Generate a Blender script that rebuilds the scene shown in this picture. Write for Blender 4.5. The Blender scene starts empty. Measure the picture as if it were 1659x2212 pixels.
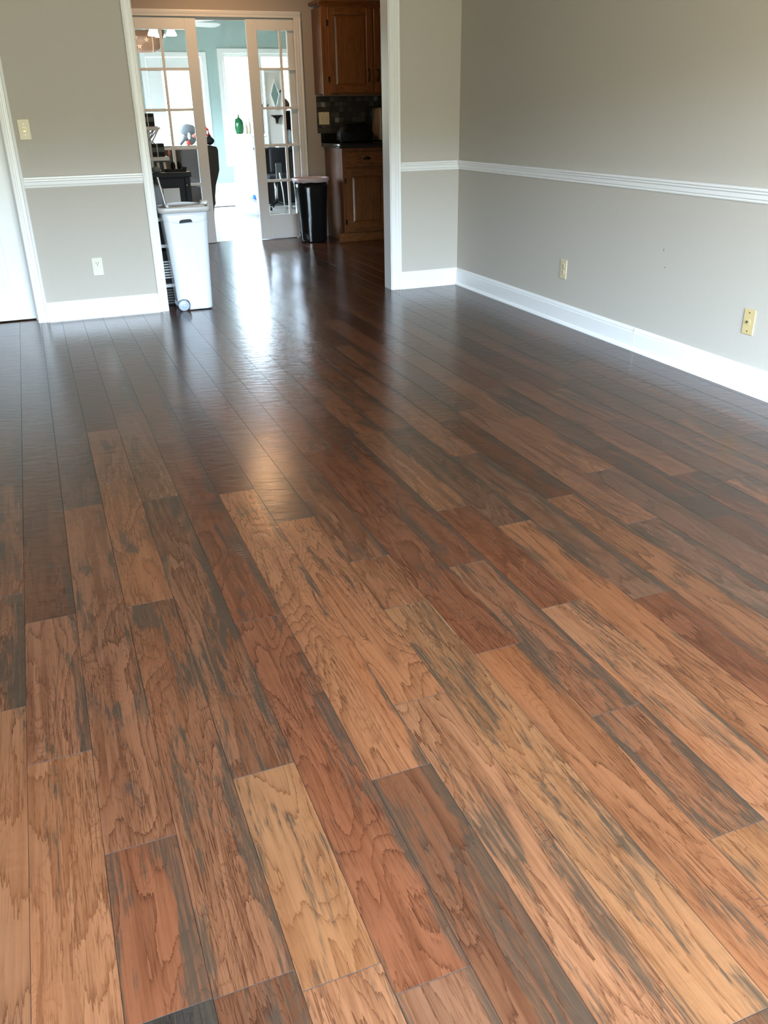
import bpy, bmesh, math, random
from mathutils import Vector, Matrix
random.seed(7)
S = bpy.context.scene
COL = S.collection

# ------------------------------------------------------------------ camera
W, H = 1659, 2212
F, PITCH, YAW, ROLL = 1825.03, 0.442539, 0.366921, -0.0198258
CAM = Vector((-2.98661, -6.08566, 1.23012))
fw = Vector((math.sin(YAW)*math.cos(PITCH), math.cos(YAW)*math.cos(PITCH), -math.sin(PITCH)))
r0 = Vector((math.cos(YAW), -math.sin(YAW), 0)); u0 = r0.cross(fw)
rt = r0*math.cos(ROLL)+u0*math.sin(ROLL); up = -r0*math.sin(ROLL)+u0*math.cos(ROLL)
cd = bpy.data.cameras.new('camera'); cam = bpy.data.objects.new('camera', cd); COL.objects.link(cam)
cd.sensor_fit = 'HORIZONTAL'; cd.sensor_width = 36; cd.lens = 36*F/W; cd.clip_start = .05; cd.clip_end = 200
cam.matrix_world = Matrix(((rt.x, up.x, -fw.x, CAM.x), (rt.y, up.y, -fw.y, CAM.y), (rt.z, up.z, -fw.z, CAM.z), (0, 0, 0, 1)))
S.camera = cam

# ------------------------------------------------------------------ sky
wd = bpy.data.worlds.new('overcast_sky'); S.world = wd; wd.use_nodes = True
nt = wd.node_tree; nt.nodes.clear()
o_ = nt.nodes.new('ShaderNodeOutputWorld'); bg = nt.nodes.new('ShaderNodeBackground')
tc = nt.nodes.new('ShaderNodeTexCoord'); sp = nt.nodes.new('ShaderNodeSeparateXYZ'); cr = nt.nodes.new('ShaderNodeValToRGB')
mp = nt.nodes.new('ShaderNodeMapRange'); mp.inputs[1].default_value = -1; mp.inputs[2].default_value = 1
nt.links.new(tc.outputs['Generated'], sp.inputs[0]); nt.links.new(sp.outputs['Z'], mp.inputs[0]); nt.links.new(mp.outputs[0], cr.inputs[0])
nt.links.new(cr.outputs[0], bg.inputs[0]); nt.links.new(bg.outputs[0], o_.inputs[0])
e = cr.color_ramp.elements
e[0].position = 0; e[0].color = (.16, .16, .12, 1)
e[1].position = 1; e[1].color = (.55, .75, 1.0, 1)
for p_, c_ in ((.49, (.13, .14, .11, 1)), (.552, (.14, .16, .14, 1)), (.576, (.64, .82, 1.0, 1)), (.68, (.62, .81, 1.0, 1))):
    k = e.new(p_); k.color = c_
SKY = 25.0
bg.inputs[1].default_value = SKY

# ------------------------------------------------------------------ view
S.view_settings.view_transform = 'Standard'; S.view_settings.look = 'None'
S.view_settings.gamma = 1; S.view_settings.use_curve_mapping = False
S.view_settings.exposure = 1.68
S.cycles.max_bounces = 10; S.cycles.diffuse_bounces = 6; S.cycles.glossy_bounces = 5; S.cycles.transparent_max_bounces = 16
S.cycles.sample_clamp_indirect = 5; S.cycles.caustics_reflective = False; S.cycles.caustics_refractive = False

# window openings (x0,x1,z0,z1) in the two end walls, (y0,y1,z0,z1) in the sunroom's side walls
YB = -6.55                                   # wall behind the camera
BACKWIN = [(-3.8, -.65, .06, 2.05)]
SUN_Y = 9.66
def portal(name, loc, rot, sx, sy):
    l = bpy.data.lights.new(name, 'AREA'); l.shape = 'RECTANGLE'; l.size = sx; l.size_y = sy; l.energy = 1
    l.cycles.is_portal = True
    o = bpy.data.objects.new(name, l); COL.objects.link(o); o.location = loc; o.rotation_euler = rot
PI = math.pi
for x0, x1, z0, z1 in BACKWIN:
    portal('window_portal', ((x0+x1)/2, YB-.06, (z0+z1)/2), (PI/2, 0, 0), x1-x0, z1-z0)   # faces +y
portal('window_portal', (-3.06, 6.2, 1.5), (PI/2, 0, -PI/2), 2.6, 1.2)

# ------------------------------------------------------------------ node helpers
def new_mat(name):
    m = bpy.data.materials.new(name); m.use_nodes = True
    t = m.node_tree; t.nodes.clear()
    out = t.nodes.new('ShaderNodeOutputMaterial'); b = t.nodes.new('ShaderNodeBsdfPrincipled')
    t.links.new(b.outputs[0], out.inputs[0]); return m, t, b, out
def setin(t, n, i, v):
    if v is None: return
    if hasattr(v, 'links'): t.links.new(v, n.inputs[i])
    else: n.inputs[i].default_value = v
def math_(t, op, a, b=None, c=None, clamp=False):
    n = t.nodes.new('ShaderNodeMath'); n.operation = op; n.use_clamp = clamp
    setin(t, n, 0, a); setin(t, n, 1, b); setin(t, n, 2, c); return n.outputs[0]
def noise_(t, vec, scale=1, detail=2, rough=.5, dist=0):
    n = t.nodes.new('ShaderNodeTexNoise'); setin(t, n, 'Vector', vec)
    n.inputs['Scale'].default_value = scale; n.inputs['Detail'].default_value = detail
    n.inputs['Roughness'].default_value = rough; n.inputs['Distortion'].default_value = dist; return n.outputs['Fac']
def vmath(t, op, a, b):
    n = t.nodes.new('ShaderNodeVectorMath'); n.operation = op; setin(t, n, 0, a); setin(t, n, 1, b); return n.outputs[0]
def sstep(t, x, a, b):
    n = t.nodes.new('ShaderNodeMapRange'); n.interpolation_type = 'SMOOTHSTEP'
    setin(t, n, 0, x); n.inputs[1].default_value = a; n.inputs[2].default_value = b
    return n.outputs[0]
def mixc(t, f, a, b, mode='MIX'):
    n = t.nodes.new('ShaderNodeMix'); n.data_type = 'RGBA'; n.blend_type = mode
    setin(t, n, 0, f); setin(t, n, 6, a); setin(t, n, 7, b); return n.outputs[2]
def bump_(t, b, h, strength, dist):
    n = t.nodes.new('ShaderNodeBump'); n.inputs['Strength'].default_value = strength; n.inputs['Distance'].default_value = dist
    setin(t, n, 'Height', h); t.links.new(n.outputs[0], b.inputs['Normal'])

def plain(name, col, rough=.5, metal=0, bump=0, bscale=60, var=0, spec=.5, coat=0):
    m, t, b, out = new_mat(name)
    b.inputs['Roughness'].default_value = rough; b.inputs['Metallic'].default_value = metal
    b.inputs['Specular IOR Level'].default_value = spec; b.inputs['Coat Weight'].default_value = coat
    g = t.nodes.new('ShaderNodeNewGeometry').outputs['Position']
    n = noise_(t, g, bscale, 3)
    c = (*col, 1)
    if var:
        n2 = noise_(t, g, bscale*.15, 3)
        t.links.new(mixc(t, n2, (*[x*(1-var) for x in col], 1), (*[min(1, x*(1+var)) for x in col], 1)), b.inputs['Base Color'])
    else: b.inputs['Base Color'].default_value = c
    if bump: bump_(t, b, n, bump, .002)
    return m

M = {}
M['wall'] = plain('greige_wall_paint', (.475, .440, .390), .85, bump=.25, bscale=220, var=.02)
M['kwall'] = plain('kitchen_wall_paint', (.38, .33, .29), .85, bump=.25, bscale=220, var=.02)
M['teal'] = plain('teal_wall_paint', (.35, .44, .42), .85, bump=.2, bscale=200, var=.02)
M['ceil'] = plain('ceiling_tan', (.34, .31, .27), .9, bump=.5, bscale=120)
M['trim'] = plain('white_semigloss_trim', (.80, .80, .80), .28, bump=.06, bscale=40)
M['joint'] = plain('fresh_white_filler', (.9, .9, .9), .35)
M['doorw'] = plain('white_door_paint', (.78, .78, .78), .3, bump=.05, bscale=40)
M['leaf'] = plain('white_pocket_door_paint', (.72, .71, .71), .35, bump=.05, bscale=40)
M['almond'] = plain('almond_plastic', (.62, .53, .36), .35, bump=.02)
M['almond2'] = plain('yellowed_almond_plastic', (.56, .44, .22), .35, bump=.02)
M['ivory'] = plain('ivory_plastic', (.62, .59, .50), .3, bump=.02)
M['slot'] = plain('dark_slot', (.015, .013, .012), .6)
M['screw'] = plain('brass_screw', (.28, .22, .12), .35, 1)
M['binw'] = plain('white_bin_plastic', (.66, .71, .78), .16, bump=.03, bscale=15)
M['lidw'] = plain('grey_white_lid_plastic', (.58, .58, .60), .35, bump=.03)
M['lidin'] = plain('tan_lid_surface', (.33, .28, .24), .4, var=.1)
M['wheel'] = plain('blue_grey_wheel', (.40, .47, .56), .35, bump=.05)
M['blackbin'] = plain('glossy_black_plastic', (.008, .009, .010), .14, bump=.04, bscale=12)
M['liner'] = plain('lilac_white_liner', (.55, .47, .50), .45, bump=.6, bscale=45)
M['bag'] = plain('white_bag', (.9, .9, .9), .4, bump=.5, bscale=60)
M['granite'] = plain('black_granite', (.008, .008, .009), .12, var=.5, bscale=300)
M['black'] = plain('matte_black', (.005, .005, .005), .6, bump=.2, spec=.2)
M['leather'] = plain('black_leather', (.003, .0035, .004), .5, bump=.6, bscale=90, spec=.2)
M['iron'] = plain('dark_bronze', (.02, .014, .010), .4, .8)
M['slate'] = plain('slate_grey_paint', (.008, .011, .014), .5, bump=.1, spec=.2)
M['dark'] = plain('dark_grey_fabric', (.016, .016, .017), .8, bump=.4, spec=.15)
M['chrome'] = plain('chrome', (.75, .75, .78), .18, 1)
M['white'] = plain('white_paper', (.82, .82, .80), .7, bump=.1)
M['whitemet'] = plain('white_enamel', (.52, .50, .50), .35, bump=.03)
M['grey'] = plain('grey_plush', (.18, .20, .22), .95, bump=1, bscale=150, var=.25)
M['greyb'] = plain('mid_grey_card', (.07, .07, .07), .6, var=.15)
M['red'] = plain('red_plastic', (.65, .04, .02), .4)
M['pink'] = plain('salmon_pink', (.7, .2, .17), .6)
M['brown'] = plain('brown_leather', (.020, .013, .007), .6, bump=.5, bscale=60, var=.2, spec=.15)
M['bottle'] = plain('green_glass', (.01, .12, .04), .15, var=.3)
M['tanb'] = plain('tan_bottle', (.5, .42, .3), .3)
M['cream'] = plain('cream_painted_wood', (.78, .69, .61), .5, bump=.15, var=.06)
M['darkw'] = plain('dark_brown_wood', (.016, .012, .009), .6, var=.3, spec=.15)
M['mirror'] = plain('mirror', (.8, .85, .86), .03, 1)
M['rug'] = plain('pale_rug', (.7, .68, .64), .95, bump=1, bscale=200)
M['rugd'] = plain('dark_rug_edge', (.05, .045, .045), .95, bump=1, bscale=200)
M['blue'] = plain('blue_plastic', (.02, .14, .6), .4)
M['copper'] = plain('reddish_brown_pods', (.10, .045, .03), .7, bump=1, bscale=120, var=.4)
M['green'] = plain('green_leaves', (.02, .07, .03), .6, var=.4)
M['tile'] = plain('beige_floor_tile', (.50, .47, .42), .38, bump=.15, bscale=25, var=.1)
M['grout'] = plain('grey_grout', (.22, .21, .19), .9, bump=.3)
M['under'] = plain('dark_underlay', (.012, .008, .006), .9)
M['fanb'] = plain('brown_fan_blade', (.27, .13, .07), .5, var=.4, bscale=80)
M['star'] = plain('tan_star', (.62, .40, .24), .6)
M['tanmetal'] = plain('tan_metal', (.30, .24, .17), .35, .3, var=.2)

def glass_mat(name, refl=.02, tint=(1, 1, 1)):
    m = bpy.data.materials.new(name); m.use_nodes = True; t = m.node_tree; t.nodes.clear()
    out = t.nodes.new('ShaderNodeOutputMaterial'); mx = t.nodes.new('ShaderNodeMixShader')
    a = t.nodes.new('ShaderNodeBsdfTransparent'); a.inputs[0].default_value = (*tint, 1)
    g = t.nodes.new('ShaderNodeBsdfGlossy'); g.inputs['Roughness'].default_value = .01
    mx.inputs[0].default_value = refl
    t.links.new(a.outputs[0], mx.inputs[1]); t.links.new(g.outputs[0], mx.inputs[2]); t.links.new(mx.outputs[0], out.inputs[0]); return m
M['glass'] = glass_mat('clear_pane_glass')
def emit_mat(name, col, st):
    m = bpy.data.materials.new(name); m.use_nodes = True; t = m.node_tree; t.nodes.clear()
    out = t.nodes.new('ShaderNodeOutputMaterial'); e_ = t.nodes.new('ShaderNodeEmission')
    e_.inputs[0].default_value = (*col, 1); e_.inputs[1].default_value = st; t.links.new(e_.outputs[0], out.inputs[0]); return m
M['lampk'] = emit_mat('warm_lamp_glass', (1.0, .56, .27), 24)
M['lampf'] = emit_mat('white_fan_lamp_glass', (1.0, .95, .85), 3); M['lampf'].cycles.emission_sampling = 'NONE'

M['fillm'] = emit_mat('added_warm_globe', (1.0, .66, .38), 6); M['fillm'].cycles.emission_sampling = 'NONE'  # glow of the added, unseen globe in the front room
def oak(name, axis, col=(.215, .078, .018)):
    m, t, b, out = new_mat(name)
    g = t.nodes.new('ShaderNodeNewGeometry').outputs['Position']
    sc = {'Z': (14, 14, 1.6), 'X': (1.6, 14, 14)}[axis]
    v = vmath(t, 'MULTIPLY', g, sc)
    n1 = noise_(t, v, 1, 3, .5, .3)
    fr = math_(t, 'FRACT', math_(t, 'MULTIPLY', n1, 7))
    ln = math_(t, 'POWER', fr, 4)
    fine = noise_(t, vmath(t, 'MULTIPLY', v, (9, 9, 2.5)), 1, 2)
    c = mixc(t, math_(t, 'MULTIPLY', ln, .55), (*col, 1), (col[0]*.4, col[1]*.32, col[2]*.25, 1))
    c = mixc(t, sstep(t, fine, .45, .8), c, (col[0]*.5, col[1]*.42, col[2]*.3, 1))
    t.links.new(c, b.inputs['Base Color']); b.inputs['Roughness'].default_value = .36
    bump_(t, b, fine, .12, .001); return m
M['oakv'] = oak('oak_vertical_grain', 'Z'); M['oakh'] = oak('oak_horizontal_grain', 'X')
M['oaks'] = oak('oak_side_panel', 'Z', (.135, .062, .028))

def plank_mat():
    m, t, b, out = new_mat('hickory_plank')
    g = t.nodes.new('ShaderNodeNewGeometry').outputs['Position']
    def attr(n):
        a = t.nodes.new('ShaderNodeAttribute'); a.attribute_name = n; return a
    tone = attr('tone'); seed = attr('seed'); wear = attr('wear'); uvw = attr('edge_uv')
    ws = t.nodes.new('ShaderNodeSeparateColor'); t.links.new(wear.outputs['Color'], ws.inputs[0])
    ring, stain, edge = ws.outputs[0], ws.outputs[1], ws.outputs[2]
    us = t.nodes.new('ShaderNodeSeparateXYZ'); t.links.new(uvw.outputs['Vector'], us.inputs[0])
    q = vmath(t, 'ADD', g, seed.outputs['Vector'])
    P = lambda x, y, z=1: vmath(t, 'MULTIPLY', q, (x, y, z))
    big = noise_(t, P(6.5, 1.15), 1, 2.2, .42, .45)
    jag = noise_(t, P(95, 5), 1, 3, .65)
    jag2 = noise_(t, P(300, 13), 1, 2, .65)
    jm = math_(t, 'SUBTRACT', jag, .5); jm2 = math_(t, 'SUBTRACT', jag2, .5)
    n = math_(t, 'MULTIPLY', big, math_(t, 'MULTIPLY_ADD', ring, 22, 6))
    n = math_(t, 'ADD', n, math_(t, 'MULTIPLY', jm, .85))
    n = math_(t, 'ADD', n, math_(t, 'MULTIPLY', jm2, .40))
    s = math_(t, 'FRACT', n)
    lineA = math_(t, 'POWER', s, 12)
    fl = math_(t, 'FLOOR', n)
    wn = t.nodes.new('ShaderNodeTexWhiteNoise'); wn.noise_dimensions = '2D'
    cv = t.nodes.new('ShaderNodeCombineXYZ'); t.links.new(fl, cv.inputs[0])
    ss = t.nodes.new('ShaderNodeSeparateXYZ'); t.links.new(seed.outputs['Vector'], ss.inputs[0]); t.links.new(ss.outputs[2], cv.inputs[1])
    t.links.new(cv.outputs[0], wn.inputs['Vector'])
    band = wn.outputs['Value']
    por = noise_(t, P(420, 13), 1, 2, .7)
    por2 = noise_(t, P(150, 3.6), 1, 4, .7)
    patch = noise_(t, P(9, 2.2), 1, 3, .55)
    base = tone.outputs['Color']
    dk = mixc(t, 1.0, base, (.46, .38, .35, 1), 'MULTIPLY')
    vdk = mixc(t, 1.0, base, (.24, .18, .17, 1), 'MULTIPLY')
    c = mixc(t, math_(t, 'MULTIPLY', sstep(t, band, .45, 1.0), .26), base, dk)
    c = mixc(t, math_(t, 'MULTIPLY', math_(t, 'POWER', s, 2), .30), c, dk)
    c = mixc(t, math_(t, 'MULTIPLY', lineA, .90), c, vdk)
    thr = math_(t, 'ADD', patch, math_(t, 'MULTIPLY_ADD', band, .34, math_(t, 'MULTIPLY', s, .16)))
    pm = math_(t, 'MULTIPLY', sstep(t, por, .50, .64), sstep(t, thr, .55, .95))
    c = mixc(t, math_(t, 'MULTIPLY', pm, .85), c, vdk)
    c = mixc(t, math_(t, 'MULTIPLY', sstep(t, por2, .47, .72), .50), c, dk)
    c = mixc(t, math_(t, 'MULTIPLY', sstep(t, por2, .50, .30), .22), c, mixc(t, 1.0, base, (1.25, 1.25, 1.25, 1), 'MULTIPLY'))
    big2 = noise_(t, P(11, 1.7, 5), 1, 2, .5, .3)
    s2 = math_(t, 'FRACT', math_(t, 'ADD', math_(t, 'MULTIPLY', big2, 34), math_(t, 'ADD', math_(t, 'MULTIPLY', jm, 1.3), jm2)))
    c = mixc(t, math_(t, 'MULTIPLY', math_(t, 'POWER', s2, 9), math_(t, 'MULTIPLY', sstep(t, patch, .35, .6), .78)), c, vdk)
    stk = noise_(t, P(34, .9, 9), 1, 3, .6)
    c = mixc(t, math_(t, 'MULTIPLY', sstep(t, stk, .50, .70), .55), c, dk)
    # warm / cool drift inside the plank
    c = mixc(t, math_(t, 'MULTIPLY', sstep(t, noise_(t, P(5, 1.1, 3), 1, 2), .45, .75), .35), c, mixc(t, 1.0, base, (1.12, .86, .66, 1), 'MULTIPLY'))
    # black distressing: smoky stains, heavier where 'edge' asks for it
    d1 = noise_(t, P(13, 2.4, 7), 1, 5, .68, .5)
    d = math_(t, 'ADD', d1, math_(t, 'MULTIPLY', jm, .30))
    d = math_(t, 'ADD', d, math_(t, 'MULTIPLY', jm2, .22))
    eu = sstep(t, us.outputs[0], .70, 1.0)
    el = sstep(t, us.outputs[0], .12, .0)
    eg = math_(t, 'MULTIPLY', edge, math_(t, 'ADD', eu, math_(t, 'MULTIPLY', el, .35)))
    d = math_(t, 'ADD', d, math_(t, 'MULTIPLY', eg, .30))
    d = math_(t, 'ADD', d, math_(t, 'MULTIPLY', math_(t, 'SUBTRACT', stain, .5), .26))
    sm = math_(t, 'MULTIPLY', sstep(t, d, .548, .65), math_(t, 'MULTIPLY_ADD', sstep(t, por2, .38, .58), .55, .45))
    c = mixc(t, math_(t, 'MULTIPLY', sm, .86), c, (.021, .0145, .0095, 1))
    # small knots
    vo = t.nodes.new('ShaderNodeTexVoronoi'); vo.inputs['Scale'].default_value = 1
    t.links.new(vmath(t, 'ADD', P(2.6, 1.3), vmath(t, 'MULTIPLY', P(0, 0), (0, 0, 0))), vo.inputs['Vector'])
    kd = math_(t, 'ADD', vo.outputs['Distance'], math_(t, 'MULTIPLY', jm, .05))
    kn = math_(t, 'SUBTRACT', 1, sstep(t, kd, .012, .05))
    c = mixc(t, math_(t, 'MULTIPLY', kn, .75), c, (.022, .014, .011, 1))
    # ladder-like chatter marks left by the scraper
    cm = sstep(t, noise_(t, P(8, 3.2, 11), 1, 1), .69, .72)
    ys = t.nodes.new('ShaderNodeSeparateXYZ'); t.links.new(q, ys.inputs[0])
    wv = math_(t, 'FRACT', math_(t, 'ADD', math_(t, 'MULTIPLY', ys.outputs[1], 62), math_(t, 'MULTIPLY', noise_(t, P(60, 9), 1, 1), 1.2)))
    tick = math_(t, 'MULTIPLY', sstep(t, wv, .86, .97), math_(t, 'MULTIPLY', cm, sstep(t, jag, .44, .52)))
    c = mixc(t, math_(t, 'MULTIPLY', tick, .8), c, (.018, .012, .010, 1))
    t.links.new(c, b.inputs['Base Color'])
    # finish
    rg = math_(t, 'MULTIPLY_ADD', patch, .06, .19)
    t.links.new(rg, b.inputs['Roughness'])
    b.inputs['Specular IOR Level'].default_value = .42
    yx = t.nodes.new('ShaderNodeCombineXYZ'); qs = t.nodes.new('ShaderNodeSeparateXYZ'); t.links.new(q, qs.inputs[0])
    t.links.new(math_(t, 'MULTIPLY_ADD', qs.outputs[1], 13, math_(t, 'MULTIPLY', qs.outputs[0], 15)), yx.inputs[0]); t.links.new(math_(t, 'MULTIPLY', qs.outputs[1], 27), yx.inputs[1]); t.links.new(qs.outputs[2], yx.inputs[2])
    wav = noise_(t, yx.outputs[0], 1, 2.5, .5, .4)
    hgt = math_(t, 'MULTIPLY', wav, 1.0)
    hgt = math_(t, 'MULTIPLY_ADD', por2, .05, hgt)
    hgt = math_(t, 'MULTIPLY_ADD', tick, -.25, hgt)
    bump_(t, b, hgt, .5, .0021)
    return m
M['plank'] = plank_mat()

# ------------------------------------------------------------------ mesh helpers
class MB:
    def __init__(s): s.v = []; s.f = []; s.sm = []
    def add(s, vs, fs, smooth=False):
        o = len(s.v); s.v += [Vector(v) for v in vs]; s.f += [tuple(i+o for i in f) for f in fs]; s.sm += [smooth]*len(fs); return s
    def box(s, x0, x1, y0, y1, z0, z1, bev=0, seg=1):
        if bev <= 0:
            vs = [(x, y, z) for z in (z0, z1) for y in (y0, y1) for x in (x0, x1)]
            return s.add(vs, [(0, 2, 3, 1), (4, 5, 7, 6), (0, 1, 5, 4), (2, 6, 7, 3), (0, 4, 6, 2), (1, 3, 7, 5)])
        bm = bmesh.new(); bmesh.ops.create_cube(bm, size=1)
        for v in bm.verts: v.co = Vector(((x0+x1)/2+v.co.x*(x1-x0), (y0+y1)/2+v.co.y*(y1-y0), (z0+z1)/2+v.co.z*(z1-z0)))
        bmesh.ops.bevel(bm, geom=bm.edges[:], offset=bev, segments=seg, affect='EDGES', profile=.5)
        return s.bm(bm, seg > 1)
    def bm(s, bm, smooth=False):
        bm.verts.index_update(); s.add([v.co.copy() for v in bm.verts], [[v.index for v in f.verts] for f in bm.faces], smooth); bm.free(); return s
    def prism(s, pts, axis, a, b, smooth=False):
        # pts in the plane normal to axis: X->(y,z)  Y->(x,z)  Z->(x,y)
        def p(u, w, t): return {'X': (t, u, w), 'Y': (u, t, w), 'Z': (u, w, t)}[axis]
        n = len(pts); vs = [p(u, w, a) for u, w in pts]+[p(u, w, b) for u, w in pts]
        ar = sum(pts[i][0]*pts[(i+1) % n][1]-pts[(i+1) % n][0]*pts[i][1] for i in range(n))
        fs = [(i, (i+1) % n, n+(i+1) % n, n+i) for i in range(n)]
        o = len(s.v); s.add(vs, fs, smooth); s.add([], [])
        s.f += [tuple(o+i for i in reversed(range(n))), tuple(o+n+i for i in range(n))]; s.sm += [False, False]
        return s
    def loft(s, rings, smooth=True, cap0=True, cap1=True):
        n = len(rings[0]); o = len(s.v); vs = [p for r in rings for p in r]
        fs = [(k*n+i, k*n+(i+1) % n, (k+1)*n+(i+1) % n, (k+1)*n+i) for k in range(len(rings)-1) for i in range(n)]
        s.add(vs, fs, smooth)
        if cap0: s.f.append(tuple(o+i for i in reversed(range(n)))); s.sm.append(False)
        if cap1: s.f.append(tuple(o+(len(rings)-1)*n+i for i in range(n))); s.sm.append(False)
        return s
    def lathe(s, prof, c, n=24, axis='Z', cap=True):
        rings = []
        for r, h in prof:
            ring = []
            for i in range(n):
                a = 2*PI*i/n; u, w = r*math.cos(a), r*math.sin(a)
                ring.append({'Z': (c[0]+u, c[1]+w, c[2]+h), 'Y': (c[0]+u, c[1]+h, c[2]+w), 'X': (c[0]+h, c[1]+u, c[2]+w)}[axis])
            rings.append(ring)
        return s.loft(rings, True, cap, cap)
    def tube(s, pts, r, n=8):
        pts = [Vector(p) for p in pts]; rings = []
        for i, p in enumerate(pts):
            d = (pts[min(i+1, len(pts)-1)]-pts[max(i-1, 0)]).normalized()
            a = d.cross(Vector((0, 0, 1))); a = a if a.length > .05 else d.cross(Vector((1, 0, 0))); a.normalize(); b_ = d.cross(a)
            rr = r[i] if isinstance(r, (list, tuple)) else r
            rings.append([p+a*rr*math.cos(2*PI*k/n)+b_*rr*math.sin(2*PI*k/n) for k in range(n)])
        return s.loft(rings)
    def blob(s, c, rx, ry, rz, n=14, m=9, amp=0, seed=0):
        rnd = random.Random(seed); rings = []
        for j in range(m+1):
            th = PI*(j+.02)/(m+.04); ring = []
            for i in range(n):
                a = 2*PI*i/n; k = 1+amp*(rnd.random()-.5)
                ring.append((c[0]+rx*k*math.sin(th)*math.cos(a), c[1]+ry*k*math.sin(th)*math.sin(a), c[2]-rz*k*math.cos(th)))
            rings.append(ring)
        return s.loft(rings)
    def build(s, name, mat, parent=None, origin=None, fix=True):
        me = bpy.data.meshes.new(name)
        xs = [v.x for v in s.v]; ys = [v.y for v in s.v]; zs = [v.z for v in s.v]
        og = Vector(origin) if origin else Vector(((min(xs)+max(xs))/2, (min(ys)+max(ys))/2, min(zs)))
        me.from_pydata([tuple(v-og) for v in s.v], [], s.f)
        me.polygons.foreach_set('use_smooth', s.sm)
        if fix:
            bm = bmesh.new(); bm.from_mesh(me); bmesh.ops.recalc_face_normals(bm, faces=bm.faces); bm.to_mesh(me); bm.free()
        me.materials.append(M[mat]); me.update()
        o = bpy.data.objects.new(name, me); COL.objects.link(o)
        if parent:
            o.parent = parent; pl = Vector(parent.get('_wl', (0, 0, 0))) if False else wloc[parent.name]
            o.location = og-pl
        else: o.location = og
        wloc[o.name] = og
        return o
wloc = {}
def tag(o, label, cat, group=None):
    o['label'] = label; o['category'] = cat
    if group: o['group'] = group
    return o
def thing(name, loc, label, cat, group=None):
    o = bpy.data.objects.new(name, None); COL.objects.link(o); o.location = loc; o.empty_display_size = .05
    wloc[o.name] = Vector(loc); return tag(o, label, cat, group)
def struct_e(name, loc):
    o = bpy.data.objects.new(name, None); COL.objects.link(o); o.location = loc; o.empty_display_size = .05
    wloc[o.name] = Vector(loc); o['kind'] = 'structure'; return o
def struct(name, mb, mat, parent=None):
    o = mb.build(name, mat, parent)
    if not parent: o['kind'] = 'structure'
    return o
def box(name, mat, parent, *a, bev=0, seg=1): return MB().box(*a, bev=bev, seg=seg).build(name, mat, parent)
def cut(obj, cutter):
    md = obj.modifiers.new('cut', 'BOOLEAN'); md.object = cutter; md.operation = 'DIFFERENCE'; md.solver = 'EXACT'
    bpy.context.view_layer.update()
    me = bpy.data.meshes.new_from_object(obj.evaluated_get(bpy.context.evaluated_depsgraph_get()))
    obj.modifiers.clear(); obj.data = me; bpy.data.objects.remove(cutter, do_unlink=True)
def rrect(cx, cy, hx, hy, r, z, n=5):
    pts = []
    for sx, sy, a0 in ((1, 1, 0), (-1, 1, PI/2), (-1, -1, PI), (1, -1, 1.5*PI)):
        for k in range(n+1):
            a = a0+PI/2*k/n; pts.append((cx+sx*(hx-r)+r*math.cos(a), cy+sy*(hy-r)+r*math.sin(a), z))
    return pts

def boxes(name, mat, parent, lst, bev=0):
    for a in lst: box(name, mat, parent, *a, bev=bev)
# ================================================================== SETTING
XL, ZC = -4.9, 2.44
# ---- floor: dark underlay slab, then every plank
fl_o = struct('floor', MB().box(XL-.1, 3.0, YB-.1, 3.34, -.06, -.011), 'under')
PW, PX0 = .131, -3.201
known = {-1: [-4.306], 0: [-4.522, -3.93], 1: [-5.185, -4.831, -3.2], 2: [-3.95, -2.398], 3: [-5.227, -4.728, -3.236, -2.2], 4: [-4.154, -2.68, -1.138],
         5: [-4.84, -3.29], 6: [-4.637, -3.6, -2.466], 7: [-4.243, -3.953, -2.739], 8: [-4.527, -3.02], 9: [-5.224, -4.844, -4.1], 10: [-4.408, -3.73, -2.9],
         11: [-3.914, -2.9], 12: [-4.463, -3.3], 13: [-3.793, -2.9], 14: [-4.068, -2.82], 15: [-3.655, -3.0], 16: [-4.145, -3.45], 17: [-3.8, -3.07], 18: [-3.915, -3.2],
         19: [-3.512, -2.6], 20: [-3.3, -2.3], 21: [-3.572, -3.19], 22: [-2.99, -2.0]}
LT = (0.1025, 0.0426, 0.0195); OR = (0.1024, 0.0396, 0.0169); MD = (0.0835, 0.0332, 0.0156); RD = (0.0713, 0.0241, 0.0108); YT = (0.0938, 0.0411, 0.0178); DR = (0.0551, 0.0207, 0.0097); GB = (0.0672, 0.0304, 0.0164); BK = (0.014, 0.011, 0.009); PK = (0.0942, 0.0372, 0.0176)
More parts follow.
